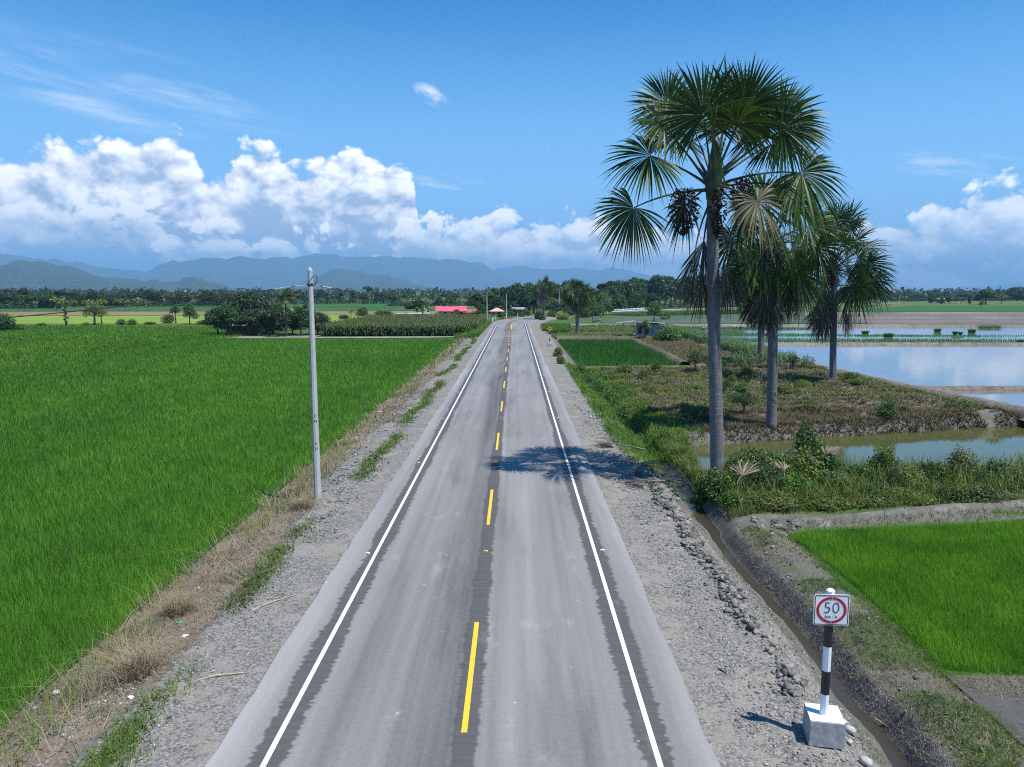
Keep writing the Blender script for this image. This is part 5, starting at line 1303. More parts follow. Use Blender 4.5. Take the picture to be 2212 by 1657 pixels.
cover('verge_grass', [(-9.9, 6), (-7.9, 6), (-7.6, 130), (-9.4, 130)], lambda x, y: 70 * fall(y) * (nz2(x, y, .4, 39) > .45), M['grass'], .45, .014, .8, 406, .75)
RV = [(6.2, 40), (10.8, 36), (11.0, 80), (6.4, 84)]
cover('verge_weeds', RV, lambda x, y: 330 * fall(y) * (.3 + (nz2(x, y, .4, 41) > .42)), M['grass'], .38, .018, .9, 407, .45)
cover('verge_weeds', [(6.6, 28), (8.2, 28), (8.2, 42), (6.2, 42)], lambda x, y: 330 * fall(y) * (nz2(x, y, .5, 43) > .42), M['grass'], .24, .018, 1.0, 408, .45)
BK = [(8.6, 7), (10.7, 7), (10.7, 25.4), (8.6, 25.4)]
cover('bank_grass', BK, lambda x, y: 900 * fall(y) * (nz2(x, y, .9, 45) > .49) * sst(x, 8.7, 9.3), M['grass'], .15, .010, .9, 409, .35)
cover('bank_straw', BK, lambda x, y: 260 * fall(y) * (nz2(x, y, .8, 47) > .46), M['straw'], .16, .010, 1.6, 410, .4)
cover('ditch_grass', [(7.0, 8), (8.0, 8), (8.0, 27), (7.0, 27)], lambda x, y: 110 * fall(y) * (nz2(x, y, .7, 49) > .50), M['grass'], .16, .010, 1.0, 411, .5)
cover('bank_weeds', [(9.0, 26.7), (24, 28.6), (30, 30), (30, 35.5), (12.5, 35), (9.0, 48)], lambda x, y: 460 * fall(y), M['olive'], .34, .022, 1.0, 412, .55)
cover('bank_weeds', [(8.8, 30), (12.4, 34), (12.0, 50), (9.0, 50)], lambda x, y: 420 * fall(y), M['grass'], .30, .022, .9, 413, .45)
cover('pond_bank_weeds', [(12, 43), (20, 43.6), (36, 47.5), (37, 50.5), (10, 50)], lambda x, y: 520 * fall(y) * (nz2(x, y, .5, 57) > .27), M['brush'], .34, .024, 1.2, 422, .35)
cover('tall_weeds', [(9.4, 27.0), (24, 29.2), (30, 30.2), (30, 34.5), (10.5, 34)], lambda x, y: 60 * (nz2(x, y, .5, 71) > .46), M['olive'], .95, .022, .55, 426, .6)
cover('tall_weeds', [(9.4, 27.0), (24, 29.2), (30, 30.2), (30, 34.5), (10.5, 34)], lambda x, y: 30 * (nz2(x, y, .7, 73) > .5), M['grass'], 1.0, .02, .6, 427, .6)
CLR = [(10, 49.5), (37, 49.5), (34, 81), (9.2, 81.5)]
cover('cut_brush', CLR, lambda x, y: 330 * fall(y) * (.35 + .9 * nz2(x, y, .25, 51)), M['brush'], .32, .022, 1.9, 414, .45)
cover('clearing_weeds', CLR, lambda x, y: 130 * fall(y) * (nz2(x, y, .3, 53) > .55), M['olive'], .34, .026, 1.1, 415, .6)
cover('bund_grass', [(33, 50), (35.6, 50), (33.6, 82), (31.6, 82)], lambda x, y: 300 * fall(y), M['grass'], .2, .02, .9, 416, .5)
cover('slope_straw', [(21.3, 84), (28, 82), (29, 130), (22.2, 128)], lambda x, y: 260 * fall(y), M['brush'], .4, .02, 1.5, 417, .5)
cover('marsh_grass', [(7.5, 131), (34, 131), (34, 176), (9, 176)], lambda x, y: 420 * fall(y) * ((nz2(x, y, .12, 55) > .42) & ~((x > 9) & (x < 25) & (y > 140.5) & (y < 152))), M['olive'], .6, .022, .9, 418, .5)
cover('verge_grass', [(6.5, 150), (12, 150), (14, 176), (7, 172)], lambda x, y: 800 * fall(y), M['grass'], .9, .02, .7, 419, .4)
cover('verge_grass', [(-10, 131), (-5.6, 131), (-5.0, 190), (-7, 190)], lambda x, y: 600 * fall(y), M['grass'], .8, .02, .8, 420, .5)
cover('verge_grass', [(40, 244), (100, 285), (96, 300), (34, 262)], lambda x, y: 12 + 0 * x, M['grass'], 1.3, .02, .6, 421, .3)

cover('path_straw', [(9.8, 24.9), (21, 27.0), (30, 28.6), (30, 29.6), (21, 28.2), (9.8, 26.3)], lambda x, y: 26 * fall(y) * (nz2(x, y, .9, 67) > .45), M['brush'], .16, .014, 1.2, 423, .4)
x, y = scatter([(10.7, 8), (30, 6), (30, 14.7), (16, 15.2), (10.7, 15.4)], lambda x, y: 240 * (.15 + (nz2(x, y, .8, 69) > .44)) + 300 * np.exp(-((15.1 - y) / .3) ** 2), 424)
blade_field('fallen_straw', (x, y), M['straw'], .17, .009, 2.3, 424, tops=np.full(len(x), -.50))
cover('seedbed_edge_grass', [(10.2, 14.8), (10.9, 14.8), (11.2, 25.2), (21, 26.9), (21, 27.4), (10.3, 25.6)], lambda x, y: 300 * fall(y), M['grass'], .18, .012, .9, 425, .45)
rc = random.Random(12)
for k in range(26):       # regrowth scattered over the cut clearing
    x_, y_ = rc.uniform(11, 33), rc.uniform(51, 80); kk = rc.choice(['near', 'near2', 'near2', 'near3'])
    o = plant(kk, 0, 0, rc.uniform(14, 34), rc.uniform(26, 60), 'low regrowth bush in the cut clearing behind the pond', 'regrowth in the clearing', loc=(x_, y_))
# stones of the verge, and the line of dug clods beside the ditch
def stones(name, poly, fn, s0, s1, mat, seed, sub=0, sink=.3):
    x, y = scatter(poly, fn, seed); rng = np.random.RandomState(seed); n = len(x); s = s0 * (s1 / s0) ** (rng.rand(n) ** 2.2)
    s = s * np.clip(np.hypot(x, y) / 20, .9, 2)
    g = (1 + 5 ** .5) / 2
    ico = nrm(np.array([(-1, g, 0), (1, g, 0), (-1, -g, 0), (1, -g, 0), (0, -1, g), (0, 1, g), (0, -1, -g), (0, 1, -g), (g, 0, -1), (g, 0, 1), (-g, 0, -1), (-g, 0, 1)]))
    tri = np.array([(0, 11, 5), (0, 5, 1), (0, 1, 7), (0, 7, 10), (0, 10, 11), (1, 5, 9), (5, 11, 4), (11, 10, 2), (10, 7, 6), (7, 1, 8), (3, 9, 4), (3, 4, 2), (3, 2, 6), (3, 6, 8), (3, 8, 9), (4, 9, 5), (2, 4, 11), (6, 2, 10), (8, 6, 7), (9, 8, 1)])
    a = rng.rand(n) * 6.28; sc = np.stack([.8 + 1.0 * rng.rand(n), .55 + .6 * rng.rand(n), .35 + .55 * rng.rand(n)], -1)
    Vv = ico[None] * sc[:, None, :] * (1 + 1.1 * (rng.rand(n, 12, 1) - .5)) * s[:, None, None]
    ca, sa = np.cos(a)[:, None], np.sin(a)[:, None]; X = Vv[..., 0] * ca - Vv[..., 1] * sa; Yv = Vv[..., 0] * sa + Vv[..., 1] * ca
    z = height(x, y); Vv = np.stack([X + x[:, None], Yv + y[:, None], Vv[..., 2] + (z + s * (sc[:, 2] - sink))[:, None]], -1)
    T3 = (np.arange(n) * 12)[:, None, None] + tri[None]
    return tag(mesh_q(name, Vv.reshape(-1, 3), T3.reshape(-1, 3), mat, var=np.repeat(rng.rand(n), 12)), kind='stuff')
M['pebble'] = leafy('pebble', [(0.11, 0.107, 0.10), (0.18, 0.176, 0.17), (0.26, 0.255, 0.245), (0.42, 0.41, 0.40)], .85, 0.0, .2, 0.0)
M['clod'] = leafy('mud_clod', [(0.10, 0.094, 0.084), (0.155, 0.147, 0.132), (0.215, 0.205, 0.186), (0.285, 0.274, 0.25)], .95, 0.0, .1, 0.0)
stones('gravel_stones', [(-8.4, 8), (-4.6, 8), (-4.6, 60), (-8.4, 60)], lambda x, y: 130 * fall(y) * (.14 + (nz2(x, y, .5, 61) > .46)) * sst(-x, 4.8, 5.8),   .010, .040, M['pebble'], 501)
stones('gravel_stones', [(4.6, 8), (8.1, 8), (8.1, 60), (4.6, 60)], lambda x, y: 110 * fall(y) * (.12 + (nz2(x, y, .5, 63) > .48)) * sst(x, 4.8, 5.6), .010, .040, M['pebble'], 502)
stones('soil_clods', [(6.2, 14), (7.6, 14), (7.9, 34), (6.5, 34)], lambda x, y: 330 * np.exp(-((x - 6.66 - .018 * (y - 14) - .12 * np.sin(y * 1.3)) / .21) ** 2) * (.12 + (nz2(x, y, .9, 65) > .34)), .026, .12, M['clod'], 503)
stones('soil_clods', [(9.4, 24), (11.2, 24), (11.2, 26.4), (9.4, 26.4)], lambda x, y: 50 * np.exp(-(((x - 10.2) / .5) ** 2 + ((y - 25.3) / .6) ** 2)), .03, .12, M['clod'], 504)
stones('soil_clods', [(8.85, 8), (11.2, 8), (11.2, 26), (8.85, 26)], lambda x, y: 30 * fall(y) + 0 * x, .012, .05, M['clod'], 505)

# ------------------------------------------------------------------ utility poles and their cable
def text(body, size, mat, parent, loc, rot, name='lettering', ext=.002, align='CENTER', thin=0.0):
    cu = bpy.data.curves.new(name, 'FONT'); cu.body = body; cu.size = size; cu.extrude = ext; cu.align_x = align; cu.align_y = 'CENTER'; cu.resolution_u = 3; cu.offset = thin
    f = bpy.data.objects.new(name, cu); COL.objects.link(f)
    me = bpy.data.meshes.new_from_object(f.evaluated_get(bpy.context.evaluated_depsgraph_get()))
    bpy.data.objects.remove(f); me.materials.clear()
    o = link(name, me, mat, parent); o.location = loc; o.rotation_euler = rot; return o
def disc_pts(r, n=32, ry=None): return [(r * math.cos(2 * math.pi * i / n), (ry or r) * math.sin(2 * math.pi * i / n)) for i in range(n)]
px_, py_ = G(686, 1076, -.25)
pole = empty('utility_pole', (px_, py_, -.25)); tag(pole, 'tall tapered concrete pole on the verge beside the left paddy', 'utility pole', 'utility poles')
PH = AT(669, 584, py_).z + .25
MB().tube([(0, 0, -.3), (0, 0, PH * .5), (0, 0, PH)], [.150, .122, .098], 10).build('shaft', M['pole'], pole)
MB().tube([(0, 0, PH), (0, 0, PH + .13)], [.098, .01], 10).build('cap', M['pole'], pole)
BZ = AT(671, 616, py_).z + .25
MB().tube([(0, 0, BZ - .03), (0, 0, BZ + .03)], [.112, .112], 12).build('band', M['darkmetal'], pole)
for s_, z_ in (('13', 2.05), ('S', 2.25), ('94', 3.15), ('C', 3.35)):
    text(s_, .13, M['black'], pole, (.05, -.141 + z_ * .006, z_), (R(90), 0, R(20)), 'stencilled_mark')
cab = empty('power_cable', (px_, py_, BZ - .25)); tag(cab, 'black overhead cable tied to the top of the near concrete pole', 'cable')
p0 = Vector((-.16, -.05, 0)); pL = AT(0, 680, 22.0) - cab.location
far = AT(1050, 640, 193) - cab.location
def wire(a, b, sag, n=26): return [a.lerp(b, i / n) - Vector((0, 0, sag * 4 * (i / n) * (1 - i / n))) for i in range(n + 1)]
a_l = wire(p0, p0 + (pL - p0) * 1.5, .12); a_r = wire(Vector((.14, .10, 0)), far, 1.6, 60)
MB().tube(a_l, .016, 6).build('wire', M['rubber'], cab); MB().tube(a_r, .016, 6).build('wire', M['rubber'], cab)
lp = [Vector((-.10, -.12, 0)), Vector((.02, -.2, .12)), Vector((.16, -.16, .34)), Vector((.27, -.05, .36)), Vector((.26, .02, .16)), Vector((.15, .09, 0))]
MB().tube(lp, .016, 6).build('loop', M['rubber'], cab)
def spiral(path_a, path_b, n, r):
    mb = MB(); d = path_b - path_a; t = d.normalized(); u = t.cross(Vector((0, 0, 1))).normalized(); v = t.cross(u)
    pts = [path_a + d * (i / (n * 8)) + (u * math.cos(i * math.pi / 4) + v * math.sin(i * math.pi / 4)) * r for i in range(n * 8 + 1)]
    mb.tube(pts, .011, 5); return mb
u_ = (a_l[1] - a_l[0]).normalized(); q = AT(618, 622, py_) - cab.location; dl = abs(q.x - p0.x) / abs(u_.x)
spiral(p0 + u_ * (dl * .62), p0 + u_ * (dl * 1.22), 9, .028).build('spiral_grip', M['white'], cab)
MB().tube([p0, p0 + u_ * .45], .02, 6).build('tension_clamp', M['concrete'], cab)
v_ = (a_r[1] - a_r[0]).normalized(); r0_ = Vector((.14, .10, 0))
spiral(r0_ + v_ * 1.2, r0_ + v_ * 2.5, 8, .028).build('spiral_grip', M['white'], cab)
MB().tube([r0_, r0_ + v_ * .8], .018, 6).build('tension_clamp', M['concrete'], cab)
for px, by, top, lab, band in [(1051.5, 694, 632, 'slim grey concrete pole at the maize corner before the bend', False), (1093.5, 688, 634, 'slim grey concrete pole with a white painted foot on the outside of the bend', True),
                         (1207, 678, 626, 'slim pole showing right of the pair of fan palms', False), (1392, 668, 636, 'short grey pole beside the white bridge rail', False), (1941, 655, 637, 'distant pole by the far right road', False)]:
    x, y = G(px, by, -.3); t = empty('utility_pole', (x, y, -.35)); h = AT(px, top, y).z + .35
    MB().tube([(0, 0, -.2), (0, 0, h)], [.17, .10], 8).build('shaft', M['pole'], t)
    MB().box((0, 0, h - .5), (.06, .5, .06)).build('bracket', M['darkmetal'], t)
    if band: MB().tube([(0, 0, .05), (0, 0, 1.6)], [.185, .175], 8).build('painted_foot', M['white'], t)
    tag(t, lab, 'utility pole', 'utility poles')

# ------------------------------------------------------------------ traffic signs
def octa(mb, z0, z1, r, mi=0): return mb.tube([(0, 0, z0), (0, 0, z1)], [r, r], 8, mi)
def bands(parent, segs, r):
    for k, (z0, z1, mname) in enumerate(segs):
        octa(MB(), z0, z1, r + (.0015 if k % 2 else 0)).build('black_band' if mname == 'black' else 'white_band', M[mname], parent)
x, y = G(1776, 1585, -.12); sg = empty('speed_limit_sign', (x, y, -.14), R(-4))
tag(sg, 'square 50 km/h speed limit sign on a black and white banded post', 'road sign', 'road signs')
MB().box((0.02, .02, .17), (.62, .62, .48), rz=R(-7), taper=.97).build('base_block', M['concrete'], sg, bevel=.012)
top = MB().box((0.02, .02, .414), (.59, .59, .016), rz=R(-7)).build('painted_lit_top', M['white'], sg)  # thin white slab: the sunlit look of the block's top put in as colour
bands(sg, [(.42, .82, 'white'), (.82, 1.27, 'black'), (1.27, 1.74, 'white'), (1.74, 2.26, 'black'), (2.26, 2.79, 'white')], .078)
MB().tube([(0, 0, 2.79), (0, 0, 2.82)], [.078, .04], 8).build('post_cap', M['white'], sg)
def rrect(w, h, r, n=5):
    out = []
    for cx, cy, a0 in ((w / 2 - r, h / 2 - r, 0), (-w / 2 + r, h / 2 - r, 90), (-w / 2 + r, -h / 2 + r, 180), (w / 2 - r, -h / 2 + r, 270)):
        out += [(cx + r * math.cos(R(a0 + 90 * i / n)), cy + r * math.sin(R(a0 + 90 * i / n))) for i in range(n + 1)]
    return out
def ring(mb, outer, inner, y0, th, cz):
    n = len(outer); Pv = [(x, y0, cz + z) for x, z in outer] + [(x, y0, cz + z) for x, z in inner] + [(x, y0 + th, cz + z) for x, z in outer] + [(x, y0 + th, cz + z) for x, z in inner]
    Fs = []
    for i in range(n):
        j = (i + 1) % n; Fs += [(i, j, n + j, n + i), (2 * n + i, 3 * n + i, 3 * n + j, 2 * n + j), (i, 2 * n + i, 2 * n + j, j), (n + i, n + j, 3 * n + j, 3 * n + i)]
    return mb.add(Pv, Fs)
CZ = 2.46
pl = MB().poly(rrect(.62, .58, .035), .012, lambda a, b, d: (a, -.092 + d, CZ + b)).build('plate', M['white'], sg)
ring(MB(), rrect(.590, .550, .03), rrect(.570, .530, .024), -.0965, .004, CZ).build('border', M['black'], pl)
ring(MB(), disc_pts(.262, 40, .246), disc_pts(.218, 40, .203), -.0972, .005, CZ).build('red_ring', M['red'], pl)
text('50', .30, M['black'], pl, (.0, -.0962, CZ + .035), (R(90), 0, 0), 'numerals', thin=-.007)
text('km / h', .085, M['black'], pl, (0, -.0962, CZ - .125), (R(90), 0, 0), 'unit_text', thin=-.0015)
for zz in (.225, -.225): MB().tube([(0, -.104, CZ + zz), (0, -.09, CZ + zz)], [.012, .012], 8).build('bolt', M['concrete'], pl)

x, y = G(1187, 748, -.15); cs = empty('curve_warning_sign', (x, y, -.2), R(-6))
tag(cs, 'yellow diamond right bend sign on a banded post in a concrete block near the bend', 'road sign', 'road signs')
MB().box((0, 0, .2), (.66, .62, .6), rz=R(10)).build('base_block', M['concrete'], cs, bevel=.02)
bands(cs, [(.5, .72, 'white'), (.72, 1.25, 'black'), (1.25, 1.75, 'white'), (1.75, 2.3, 'black')], .08)
DZ = 2.62; dm = [(.43, 0), (0, .43), (-.43, 0), (0, -.43)]
plc = MB().poly(dm, .02, lambda a, b, d: (a, -.115 + d, DZ + b)).build('plate', M['signyellow'], cs)
ring(MB(), [(a * .94, b * .94) for a, b in dm], [(a * .88, b * .88) for a, b in dm], -.119, .004, DZ).build('border', M['black'], plc)
arrow = [(-.20, -.40), (-.06, -.40), (-.06, -.02), (.02, .10), (.10, .14), (.10, .02), (.36, .20), (.10, .40), (.10, .28), (-.06, .22), (-.17, .08), (-.20, -.04)]
MB().poly(arrow, .005, lambda a, b, d: (a * .52, -.120 + d, DZ + b * .52)).build('arrow', M['black'], plc)

# white guide posts round the outside of the bend
for px, by in [(1063.5, 692.5), (1066.5, 689.5), (1070.5, 688), (1093.5, 685.5), (1118, 684), (1145, 681.5), (1184, 679), (1206, 676.5)]:
    x, y = G(px, by, -.2); t = empty('guide_post', (x, y, -.25))
    MB().box((0, 0, .55), (.24, .24, 1.3), taper=.85).build('post', M['white'], t); MB().box((0, -.12, .95), (.16, .03, .16)).build('reflector', M['red'], t)
    tag(t, 'small white concrete guide post on the outside of the bend', 'guide post', 'guide posts round the bend')
# white bridge rail
x0, y0 = G(1309, 677, -.1); x1, y1 = G(1406, 670, -.1); L = math.hypot(x1 - x0, y1 - y0); a = math.atan2(y1 - y0, x1 - x0)
br = empty('bridge_rail', (x0, y0, -.4), a); tag(br, 'long white concrete rail with posts beside the far road', 'railing')
for zz in (.75, 1.35): MB().box((L / 2, 0, zz), (L, .18, .22)).build('rail', M['white'], br)
for k in range(13): MB().box((L * k / 12, 0, .75), (.3, .34, 1.7)).build('post', M['white'], br)
MB().box((L / 2, .1, .2), (L, .12, .5)).build('kerb', M['concrete'], br)

# ------------------------------------------------------------------ buildings
def house(name, px, by, w, d, h, rise, rz, wallm, roofm, label, over=.6, hip=False, openings=(), zg=-.5, ridge_x=True, cat='house'):
    x, y = G(px, by, zg); t = empty(name, (x, y, zg), rz); tag(t, label, cat)
    MB().box((0, 0, h / 2 - .1), (w, d, h + .2)).build('wall', wallm, t)
    a, b = w / 2 + over, d / 2 + over; th = .10; i = a - (b if hip else 0); z0 = h + .0
    lo = [(-a, -b, z0), (a, -b, z0), (a, b, z0), (-a, b, z0), (-i, 0, z0 + rise), (i, 0, z0 + rise)]
    up = [(p[0], p[1], p[2] + th) for p in lo]
    Fs = [(0, 1, 5, 4), (2, 3, 4, 5), (3, 0, 4), (1, 2, 5)]
    mb = MB(); mb.add(lo + up, [tuple(q[::-1]) for q in Fs] + [tuple(v + 6 for v in q) for q in Fs] + [(0, 6, 7, 1), (1, 7, 8, 2), (2, 8, 9, 3), (3, 9, 6, 0)])
    mb.build('roof', roofm, t)
    for kind, ox, oz, ow, oh in openings:
        f = MB().box((ox, -d / 2 - .02, oz), (ow + .16, .06, oh + .16)).build(kind, M['wood'], t)
        MB().box((ox, -d / 2 - .045, oz), (ow, .05, oh)).build('pane' if kind == 'window' else 'leaf', M['void'], f)
    return t
ph = house('pink_roofed_house', 974, 687, 8.4, 5, 2.1, 1.5, R(6), M['wallgrey'], M['pink'], 'long low house with a bright pink metal roof behind the maize', openings=(('door', -2, 1.0, 1, 2), ('window', .6, 1.4, 1.1, .9), ('window', 3, 1.4, 1.1, .9)))
house('rust_roofed_house', 1022, 687, 5.4, 4, 1.7, 1.0, R(4), M['brick'], M['rust'], 'low house with a rust-red roof right of the pink one', openings=(('door', 1, .8, .9, 1.5), ('window', -1.4, 1.0, .9, .7)))
house('peach_roofed_house', 1073, 684, 3.6, 3.2, 1.7, 1.1, R(-4), M['wallgrey'], M['peach'], 'small house with a pale peach hipped roof by the guide posts', hip=True, openings=(('door', .8, .85, .8, 1.5), ('window', -.8, 1.0, .8, .7)))
house('brick_hut', 1119, 681, 3.8, 3.2, 2.0, .7, R(-18), M['brick'], M['plank'], 'brick hut with a grey tin roof on the outside of the bend', openings=(('door', .8, .85, .8, 1.6), ('window', -.9, 1.1, .8, .7)))
house('low_shed', 878, 688, 4.4, 3, 1.3, .3, R(3), M['wood'], M['tin'], 'low shed with a pale tin roof at the back of the maize', cat='shed', openings=(('door', 2, .6, .9, 1.1),))
house('low_shed', 911, 688, 4.0, 3, 1.4, .3, R(-2), M['wood'], M['tin'], 'low shed with a dull roof under the banana plants', cat='shed', openings=(('door', -1, .6, .9, 1.1),))
house('farm_shed', 528, 722, 6.0, 3.0, 1.7, .4, R(4), M['bark'], M['wood'], 'small plank shed under the trees of the farmyard', cat='shed', openings=(('door', .8, .9, .9, 1.7), ('window', -1.6, 1.2, .9, .7)))
x, y = G(1030, 676, -.5); 
x, y = G(917, 689, -.5); t = empty('water_tank', (x, y, -.5)); tag(t, 'grey water tank on a stand in front of the pink roof', 'water tank')
MB().tube([(0, 0, 1.7), (0, 0, 3.0), (0, 0, 3.2)], [.75, .75, .35], 14).build('drum', M['tank'], t)
for sx in (-.5, .5):
    for sy in (-.5, .5): MB().box((sx, sy, .8), (.12, .12, 1.8)).build('leg', M['wood'], t)
x, y = G(2010, 655, -.5); house('roadside_shelter', 2021, 654, 9, 5, 2.6, .4, 0, M['wallgrey'], M['white'], 'far white roofed shelter on the right treeline', cat='shelter', openings=(('door', 0, 1.1, 2, 2),))
house('white_hut', 906, 657, 6, 4, 1.8, .8, 0, M['wallgrey'], M['tin'], 'small pale hut beside the grove behind the maize', openings=(('door', 0, 1.0, 1, 1.9),))

# plank shack with an open lean-to
x, y = G(1393, 730, -.4); sh = empty('plank_shack', (x, y, -.45), R(-8)); sh.scale = (1.0, 1.0, 1.12); tag(sh, 'weathered plank shack with a tin roof and an open porch beyond the middle paddy', 'shack')
W_, D_, H_ = 4.6, 3.4, 2.35
wl = MB(); wl.box((.35, 0, H_ / 2), (W_ - .7, D_, H_)); wl.build('wall', M['plank'], sh)
pk = MB()
for k in range(15): pk.box((-1.55 + k * .27, -D_ / 2 - .012, H_ / 2 - .05 + (k % 3) * .02), (.235, .03, H_ - .12))
pk.build('planking', M['plank'], sh)
for ox, ow, oz, oh in ((-1.0, .55, 1.35, 1.1), (.25, .5, 1.35, 1.2)):
    f = MB().box((ox, -D_ / 2 - .04, oz), (ow + .12, .04, oh + .12)).build('window', M['wood'], sh); MB().box((ox, -D_ / 2 - .05, oz), (ow, .04, oh)).build('opening', M['void'], f)
MB().box((-1.9, -.9, 1.0), (.05, 1.2, 2.0)).build('doorway', M['void'], sh)
MB().box((1.95, -D_ / 2 - .04, .75), (1.0, .03, 1.4)).build('blue_panel', M['blueshirt'], sh)
rf = MB(); rf.add([(-2.0, -2.3, H_ + .45), (3.4, -2.3, H_ + .05), (3.4, 2.1, H_ - .05), (-2.0, 2.1, H_ + .3), (-2.0, -2.3, H_ + .51), (3.4, -2.3, H_ + .11), (3.4, 2.1, H_ + .01), (-2.0, 2.1, H_ + .36)], [(3, 2, 1, 0), (4, 5, 6, 7), (0, 1, 5, 4), (1, 2, 6, 5), (2, 3, 7, 6), (3, 0, 4, 7)]); rf.build('roof', M['tin'], sh)
pr = MB(); pr.add([(-5.2, -2.1, H_ + .05), (-1.9, -2.3, H_ + .40), (-1.9, 1.6, H_ + .36), (-5.2, 1.6, H_ - .05), (-5.2, -2.1, H_ + .11), (-1.9, -2.3, H_ + .46), (-1.9, 1.6, H_ + .42), (-5.2, 1.6, H_ + .01)], [(3, 2, 1, 0), (4, 5, 6, 7), (0, 1, 5, 4), (1, 2, 6, 5), (2, 3, 7, 6), (3, 0, 4, 7)]); pr.build('porch_roof', M['tin'], sh)
for ox, oy in ((-5.0, -1.9), (-3.9, -2.0), (-5.0, 1.4), (-2.1, -2.0), (2.9, -2.1)): MB().tube([(ox, oy, -.1), (ox, oy, H_ + .08)], .05, 6).build('post', M['wood'], sh)

# ------------------------------------------------------------------ vehicles
def wheel(parent, c, r, w, ax='x'):
    o = MB(); d = Vector((1, 0, 0)) if ax == 'x' else Vector((0, 1, 0)); c = Vector(c)
    for i in range(16):
        pass
    n = 16; Pv = []; Fs = []
    u = Vector((0, 0, 1)); v = d.cross(u)
    for i in range(n):
        a = 2 * math.pi * i / n; rd = u * math.cos(a) + v * math.sin(a)
        for rr, dd in ((r * .78, -w / 2), (r, -w / 2 * .7), (r, w / 2 * .7), (r * .78, w / 2)): Pv.append(c + rd * rr + d * dd)
    for i in range(n):
        j = (i + 1) % n; Fs += [(i * 4 + k, i * 4 + (k + 1) % 4, j * 4 + (k + 1) % 4, j * 4 + k) for k in range(4)]
    w_ = MB().add(Pv, Fs).build('wheel', M['rubber'], parent, True)
    rim = MB(); rim.tube([c - d * w * .3, c + d * w * .3], [r * .22, r * .22], 10)
    for i in range(8):
        a = 2 * math.pi * i / 8; rd = u * math.cos(a) + v * math.sin(a); rim.tube([c, c + rd * r * .8], .012, 4)
    rim.build('rim', M['tank'], w_)
def mototaxi(loc, rz, label):
    t = empty('three_wheeled_taxi', loc, rz); tag(t, label, 'mototaxi', 'three-wheeled taxis')   # faces +X
    wheel(t, (1.15, 0, .28), .28, .10, 'y'); wheel(t, (-.75, .55, .28), .28, .11, 'y'); wheel(t, (-.75, -.55, .28), .28, .11, 'y')
    f = MB(); f.tube([(1.15, 0, .28), (.95, 0, .9), (.85, 0, 1.1)], .04, 6); f.tube([(.9, 0, .75), (.2, 0, .6), (-.9, 0, .5)], .05, 6); f.box((-.55, 0, .45), (1.2, 1.15, .08)); f.build('frame', M['darkmetal'], t)
    MB().box((-.15 + .45, 0, .82), (.7, .28, .12)).build('rider_seat', M['black'], t, bevel=.03)
    MB().box((.62, 0, .78), (.36, .26, .24), taper=.8).build('fuel_tank', M['blue'], t, bevel=.04)
    MB().tube([(.86, -.38, 1.1), (.9, 0, 1.06), (.86, .38, 1.1)], .02, 6).build('handlebar', M['darkmetal'], t)
    MB().box((1.05, 0, .95), (.1, .2, .18)).build('headlight', M['white'], t, bevel=.03)
    MB().box((-.65, 0, .62), (.5, 1.0, .16)).build('bench', M['black'], t, bevel=.03); MB().box((-1.0, 0, .95), (.12, 1.1, .75)).build('backrest', M['blue'], t, bevel=.03)
    cn = MB(); cn.add([(-1.1, -.68, 1.62), (.75, -.62, 1.62), (.75, .62, 1.62), (-1.1, .68, 1.62), (-1.0, -.6, 1.86), (.6, -.52, 1.84), (.6, .52, 1.84), (-1.0, .6, 1.86)], [(3, 2, 1, 0), (4, 5, 6, 7), (0, 1, 5, 4), (1, 2, 6, 5), (2, 3, 7, 6), (3, 0, 4, 7)]); cn.build('canopy', M['blue'], t, bevel=.05)
    for sx in (-1.02, .1):
        for sy in (-.6, .6): MB().tube([(sx, sy, .45), (sx, sy, 1.65)], .022, 6).build('canopy_post', M['darkmetal'], t)
    MB().box((.66, 0, 1.38), (.03, .95, .5)).build('windscreen', M['tank'], t)
    for sy in (-.58, .58): MB().box((-.7, sy, .62), (.62, .05, .2)).build('mudguard', M['blue'], t, bevel=.02)
    return t
x, y = G(1288, 699, -.35); mototaxi((x, y, -.36), R(-8), 'little blue three-wheeled taxi on the dirt track beyond the stout palm')
x, y = G(580, 721, -.45); mototaxi((x, y, -.48), R(-80), 'blue roofed three-wheeled taxi parked in the farmyard shade')
x, y = G(1366, 731.5, -.4); mc = empty('motorcycle', (x, y, -.42), R(-70)); tag(mc, 'dark motorcycle parked under the porch of the plank shack', 'motorcycle')
wheel(mc, (.65, 0, .3), .3, .09, 'y'); wheel(mc, (-.65, 0, .3), .3, .1, 'y')
MB().tube([(.65, 0, .3), (.5, 0, .75), (.42, 0, 1.0)], .035, 6).tube([(.48, 0, .78), (-.1, 0, .6), (-.65, 0, .3)], .045, 6).build('frame', M['darkmetal'], mc)
MB().box((0, 0, .42), (.36, .24, .3)).build('engine', M['tank'], mc, bevel=.03); MB().box((.18, 0, .8), (.42, .26, .2), taper=.8).build('fuel_tank', M['blue'], mc, bevel=.04); MB().box((-.3, 0, .8), (.62, .24, .1)).build('saddle', M['black'], mc, bevel=.03)
MB().tube([(.4, -.34, 1.06), (.43, 0, 1.0), (.4, .34, 1.06)], .018, 6).build('handlebar', M['darkmetal'], mc); MB().box((.6, 0, .86), (.1, .16, .16)).build('headlight', M['white'], mc, bevel=.02)

